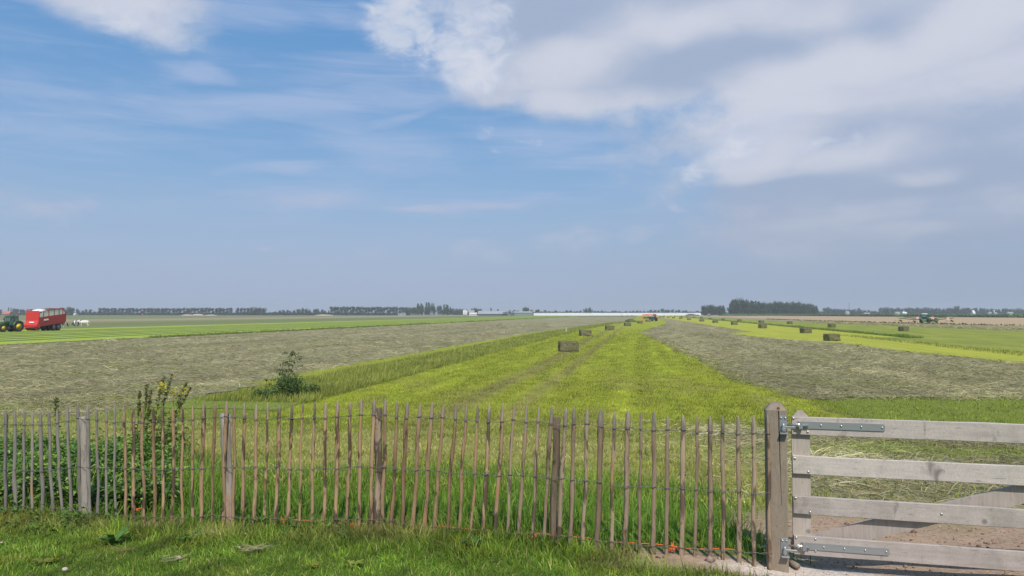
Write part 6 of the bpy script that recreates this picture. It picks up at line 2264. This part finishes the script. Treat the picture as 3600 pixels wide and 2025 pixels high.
def hedge(name, pts, h, n, label, depth=8.0, mat=None, cols=CRC, size=(0.5, 1.0)):
    """low far vegetation that reads as one dark band"""
    pts = np.array(pts)
    seg = np.cumsum(np.r_[0, np.hypot(*np.diff(pts, axis=0).T)])
    u = rnd(0, seg[-1], n)
    x, y = np.interp(u, seg, pts[:, 0]), np.interp(u, seg, pts[:, 1]) + rnd(0, depth, n)
    z = rnd(0, 1, n) ** .8 * h * (0.55 + .6 * fbm(x, y, .05, 90, 3))
    s_ = rnd(size[0], size[1], n)
    nr = RNG.normal(0, 1, (n, 3)) + np.array([0, -.8, .6])
    nr /= np.linalg.norm(nr, axis=1, keepdims=True)
    t1 = np.cross(nr, RNG.normal(0, 1, (n, 3)))
    t1 /= np.linalg.norm(t1, axis=1, keepdims=True)
    t2 = np.cross(nr, t1)
    p = np.stack([x, y, z], 1)
    P = np.stack([p - (t1 + t2) * s_[:, None], p + (t1 - t2 * .6) * s_[:, None], p + (t1 * .8 + t2) * s_[:, None], p + (-t1 * .6 + t2) * s_[:, None]], 1)
    c = pal(n, cols, [1] * len(cols))
    me = np_mesh(name, P.reshape(-1, 3), np.arange(n * 4), np.arange(n) * 4, None, np.repeat(c, 4, axis=0))
    me.materials.append(M_CROWN)
    return tag(link(name, me), label, 'hedge', kind='stuff')


def far(px, Y): return ((px - 1800) / FPX * Y, Y)


hedge('far_hedgerow', [far(-60, 1190), far(1440, 1200)], 4.2, 11000, 'dark undergrowth under the avenues on the left horizon', size=(.6, 1.3))
hedge('far_hedgerow', [far(1590, 1380), far(1690, 1370)], 5, 1200, 'undergrowth around the farm', size=(.8, 1.6))
hedge('far_hedgerow', [far(1860, 1520), far(2640, 1560)], 5.5, 6000, 'dark scrub line behind the white greenhouse', size=(1.0, 2.0))
hedge('far_hedgerow', [far(2840, 1480), far(3660, 1450)], 6.0, 7000, 'dark undergrowth under the right horizon trees', size=(1.0, 2.0))
MZ = [(0.11, 0.17, 0.05), (0.14, 0.20, 0.06), (0.09, 0.14, 0.045)]
hedge('maize_field', [far(2540, 925), far(2700, 915), (330, 905), (372, 560), (500, 470), (560, 420)], 2.7, 26000, 'tall green crop standing before the right-hand wood', 26, cols=MZ, size=(.22, .5))
hedge('ditch_scrub', [TS(68, 420), TS(73, 330), TS(80, 270), TS(92, 225), TS(104, 190)], 0.38, 900, 'ragged line of hay and weeds at the edge of the stubble', 4, cols=[(0.15, 0.15, 0.06), (0.2, 0.19, 0.08), (0.11, 0.12, 0.05)], size=(.12, .3))
sheet('crop_field', [far(2540, 930), far(2700, 920), (333, 908), (376, 560), (505, 470), (620, 420), (1400, 900), (1000, 1500), far(2540, 1240)], 0.5, strip_mat('crop_green', (0.10, 0.15, 0.045), (0.14, 0.19, 0.06), .05, .05, 1.0), 'green standing crop beyond the dry stubble')
# low sandy heaps on the far pasture
M_SAND = paint('sand_heap', (0.50, 0.40, 0.28), 0.95, 0.1, 0.2, .3)
for i, (px, wd, h, lab) in enumerate(((660, 9, 1.6, 'left low sand heap before the avenue'), (697, 8, 2.2, 'highest sand heap before the avenue'), (742, 9, 1.4, 'right low sand heap before the avenue'), (1140, 13, 1.5, 'pale stone heap on the far pasture before the second avenue'))):
    Y = 980.0
    x, y = far(px, Y)
    bm = bmesh.new()
    bmesh.ops.create_icosphere(bm, subdivisions=3, radius=1)
    for v in bm.verts:
        v.co = Vector((v.co.x * wd, v.co.y * 5, max(v.co.z, -.02) * h * (1 + .35 * mnoise.noise(v.co * 2.2 + Vector((i * 4, 0, 0))))))
    o = bm_obj('sand_heap', bm, M_SAND, None, True)
    o.location = (x, y, 0)
    tag(o, lab, 'heap', 'sand heaps on the far pasture')

# ------------------------------------------------------------------ far buildings
M_WALLW = paint('white_wall', (0.78, 0.76, 0.72), 0.7, 0.3, 0.15, .3)
M_ROOFG = paint('grey_roof', (0.33, 0.34, 0.35), 0.7, 0.3, 0.3, .2)
M_ROOFR = paint('red_tile_roof', (0.50, 0.17, 0.09), 0.8, 0.2, 0.3, .5)
M_WALLG = paint('green_barn_wall', (0.20, 0.25, 0.20), 0.7, 0.3, 0.2, .3)
M_WALLD = paint('dark_opening', (0.05, 0.055, 0.055), 0.7, 0.3, 0.2, .5)
M_FOIL = paint('white_greenhouse_foil', (0.84, 0.85, 0.86), 0.5, 0.3, 0.08, .15)
M_BRICK = paint('brick_wall', (0.33, 0.17, 0.11), 0.8, 0.2, 0.3, .5)


def house(name, label, px0, px1, Y, eave, ridge, depth, wall, roof, cat='house', doors=0, windows=2, group=None, rz=0.0):
    x0, x1 = far(px0, Y)[0], far(px1, Y)[0]
    w = x1 - x0
    t = thing(name, label, cat, ((x0 + x1) / 2, Y, 0), rz, group)
    bm = bmesh.new()
    box(bm, (0, depth / 2, eave / 2 - .1), (w, depth, eave + .2))
    wl = bm_obj('wall', bm, wall, t)
    bm = bmesh.new()
    prism(bm, [(-.6, eave - .25), (depth / 2, ridge), (depth + .6, eave - .25), (depth + .6, eave - .02), (depth / 2, ridge + .25), (-.6, eave - .02)], (1, 0, 0), w + .8, (0, 0, 0), ex=(0, 1, 0))
    bm_obj('roof', bm, roof, t)
    for s2 in (-1, 1):
        bm = bmesh.new()
        prism(bm, [(0, eave), (depth / 2, ridge), (depth, eave)], (1, 0, 0), .2, (s2 * (w / 2 - .12), 0, 0), ex=(0, 1, 0))
        bm_obj('gable', bm, wall, t)
    for q in range(doors):
        bm = bmesh.new()
        box(bm, (-w / 2 + w * (q + .5) / max(doors, 1), -.06, eave * .42), (min(4.5, w / doors * .5), .1, eave * .84))
        bm_obj('door', bm, M_WALLD, t)
    for q in range(windows):
        bm = bmesh.new()
        box(bm, (-w / 2 + w * (q + .5) / windows, -.08, eave * .55), (min(1.4, w / windows * .5), .1, eave * .32))
        bm_obj('window', bm, M_WALLD, t)
    return t


house('farmhouse', 'red-roofed farmhouse behind the green tractor', 7, 33, 1060, 2.4, 6.0, 9, M_BRICK, M_ROOFR, windows=3)
house('farmhouse', 'white farmhouse with grey roof between silos and long barn', 1650, 1667, 1100, 5.2, 7.4, 8, M_WALLW, M_ROOFG, windows=3)
house('farm_annex', 'low white annex in front of the white farmhouse', 1652, 1676, 1085, 2.6, 3.8, 6, M_WALLW, M_WALLW, windows=4)
house('long_barn', 'long barn with pale grey roof at the farm', 1681, 1786, 1060, 2.3, 6.3, 16, M_WALLD, M_ROOFG, 'barn', doors=4, windows=0)
house('green_barn', 'green walled barn beside the white greenhouse', 1806, 1872, 1040, 4.0, 5.6, 14, M_WALLG, M_ROOFG, 'barn', windows=0)
for px, py, lab in ((1630, 1090, 'left pale grain silo at the farm'), (1635, 1088, 'middle pale grain silo at the farm'), (1640.5, 1091, 'right white grain silo at the farm')):
    p = at_depth(px, py, 1110)
    t = thing('silo', lab, 'silo', (p.x, 1110, 0), 0, 'silos at the farm')
    bm = bmesh.new()
    lathe(bm, [(.9, 0.8), (.95, 1.2), (.95, p.z - .7), (.3, p.z)], 14, 'z')
    bm_obj('silo_tank', bm, M_WALLW, t, True)
    for a in range(4):
        bm = bmesh.new()
        tube(bm, [(.8 * math.cos(a * 1.57 + .7), .8 * math.sin(a * 1.57 + .7), -.1), (.8 * math.cos(a * 1.57 + .7), .8 * math.sin(a * 1.57 + .7), 1.2)], .08, 5)
        bm_obj('leg', bm, M_GREY, t)
# long white greenhouse: foil walls under many low roof bays
YG = 1075.0
gx0, gx1 = far(1876, YG)[0], far(2464, YG)[0]
t = thing('greenhouse', 'very long low white greenhouse across the end of the fields', 'greenhouse', (gx0, YG, 0))
nb = 60
bw = (gx1 - gx0) / nb
bay = bpy.data.meshes.new('roof_bay')
bm = bmesh.new()
prism(bm, [(0.03, 2.75), (bw - .03, 2.75), (bw * .8, 3.35), (bw * .5, 3.7), (bw * .2, 3.35)], (0, 1, 0), 40.0, (0, 20.0, 0))
bm.to_mesh(bay)
bm.free()
wall_ = bpy.data.meshes.new('wall_panel')
bm = bmesh.new()
box(bm, (bw / 2, 0.1, 1.3), (bw - .08, .12, 2.9))
bm.to_mesh(wall_)
bm.free()
for q in range(nb):
    o = link('roof_bay', bay, M_FOIL, t)
    o.location = (q * bw, random.uniform(-.2, .2), random.uniform(-.08, .08))
    o = link('wall_panel', wall_, M_FOIL, t)
    o.location = (q * bw, random.uniform(-.1, .1), 0)
# dark heap in front of the greenhouse
for px, wd, h, lab in ((2430, 8.0, 2.2, 'dark heap before the right end of the greenhouse'), (2452, 2.6, 1.3, 'small dark heap at the right end of the greenhouse')):
    x, y = far(px, 1000)
    bm = bmesh.new()
    bmesh.ops.create_icosphere(bm, subdivisions=3, radius=1)
    for v in bm.verts:
        v.co = Vector((v.co.x * wd, v.co.y * 4, max(v.co.z, -.02) * h * (1 + .3 * mnoise.noise(v.co * 2.2))))
    o = bm_obj('soil_heap', bm, paint('dark_soil', (0.12, 0.09, 0.07), .95, .1, .2, .4), None, True)
    o.location = (x, y, 0)
    tag(o, lab, 'heap')
# small houses among the right-hand trees
for px0, px1, Y, ev, rd, wl_, rf, lab in ((3421, 3428, 1340, 3.0, 8.2, M_WALLW, M_WALLW, 'small steep white gabled house in the right horizon trees'), (3478, 3486, 1350, 3.4, 5.2, M_WALLW, M_ROOFG, 'left pale house in the right horizon trees'), (3498, 3506, 1350, 2.8, 4.6, M_WALLW, M_ROOFG, 'middle pale house in the right horizon trees'),
                                          (3545, 3562, 1345, 3.6, 5.4, M_WALLW, M_ROOFG, 'long pale house near the right edge of the horizon'), (3150, 3164, 1330, 3.6, 5.6, M_WALLW, M_ROOFG, 'pale house behind the left arm of the rake'), (3175, 3188, 1350, 3.2, 5.4, M_WALLW, M_WALLW, 'light house just left of the rake tractor'),
                                          (2976, 2986, 1380, 4.2, 6.6, M_WALLW, M_ROOFG, 'pale house at the foot of the radio mast'), (3040, 3058, 1370, 2.4, 4.0, M_WALLW, M_ROOFG, 'low pale shed in the gap of the right tree line'), (259, 264, 1090, 1.6, 3.0, M_WALLW, M_WALLW, 'tiny white house by the dark trees behind the wagon'),
                                          (1400, 1425, 1160, 1.6, 2.8, M_WALLW, M_ROOFG, 'pale shed between the second avenue and the poplars')):
    house('small_house', lab, px0, px1, Y, ev, rd, 7.0, wl_, rf, windows=2)
house('water_tower', 'slim pale tower among the right horizon trees', 3493.5, 3496, 1360, 8.0, 8.6, 2.0, M_WALLW, M_WALLW, 'tower', windows=0)
for px, pyt, Y, lab in ((2985, 1058, 1480, 'tall thin radio mast over the right tree line'), (2262, 1082, 1500, 'thin mast over the far tree line behind the baler')):
    p = at_depth(px, pyt, Y)
    t = thing('radio_mast', lab, 'mast', (p.x, Y, 0), 0, 'masts on the horizon')
    bm = bmesh.new()
    for a in range(3):
        c_, s_ = .55 * math.cos(a * 2.094), .55 * math.sin(a * 2.094)
        tube(bm, [(c_, s_, 0), (c_ * .5, s_ * .5, p.z - 2)], .16, 4)
    for q in range(12):
        z = (p.z - 2) * q / 12
        tube(bm, [(.5, 0, z), (-.3, .45, z + 1.5), (-.3, -.45, z + 3)], .06, 4, cap=False)
    bm_obj('lattice', bm, M_GREY, t)
    bm = bmesh.new()
    lathe(bm, [(.55, p.z - 2.4), (.6, p.z - 1.8), (.6, p.z - .3), (.1, p.z)], 8, 'z')
    bm_obj('antenna', bm, M_WHITE, t, True)
# red and white marker far out on the pasture
x, y = far(501.5, 1000)
t = thing('field_marker', 'small red and white box standing far out on the left pasture', 'marker', (x, y, 0))
bm = bmesh.new()
box(bm, (0, 0, .8), (1.6, 1.2, 1.6), bevel=.1)
bm_obj('marker_body', bm, M_RED, t)
bm = bmesh.new()
box(bm, (0, 0, 1.85), (1.0, .8, .5), bevel=.1)
bm_obj('marker_top', bm, M_WHITE, t)

ONES = ['first', 'second', 'third', 'fourth', 'fifth', 'sixth', 'seventh', 'eighth', 'ninth', 'tenth', 'eleventh', 'twelfth', 'thirteenth', 'fourteenth', 'fifteenth', 'sixteenth', 'seventeenth', 'eighteenth', 'nineteenth', 'twentieth']
TENS = {2: ('twentieth', 'twenty'), 3: ('thirtieth', 'thirty'), 4: ('fortieth', 'forty')}


def ordinal(i):
    if i < 20:
        return ONES[i]
    t_, u = divmod(i + 1, 10)
    return TENS[t_][0] if u == 0 else TENS[t_][1] + '-' + ONES[u - 1]


fam = {}
for o in COL.objects:
    if o.parent is None and o.get('category') in ('tree', 'bush') and o.get('group'):
        fam.setdefault((o['group'], o['label']), []).append(o)
for (g_, l_), os_ in fam.items():
    if len(os_) > 1:
        for i, o in enumerate(sorted(os_, key=lambda q: q.location.x / q.location.y)):
            o['label'] = f'{ordinal(i)} from left: {l_}'

# ------------------------------------------------------------------ haze over the polder
m_, k, out = new_mat('polder_haze')
v = k.new('ShaderNodeVolumePrincipled')
v.inputs['Color'].default_value = (0.86, 0.91, 0.98, 1)
v.inputs['Density'].default_value = 0.00025
v.inputs['Anisotropy'].default_value = 0.0
k.l.new(v.outputs[0], out.inputs['Volume'])
bm = bmesh.new()
box(bm, (0, 0, 31.0), (18400, 18400, 64.2))
hz = bm_obj('haze', bm, m_)
tag(hz, 'thin bluish summer haze over the whole polder', 'haze', kind='stuff')
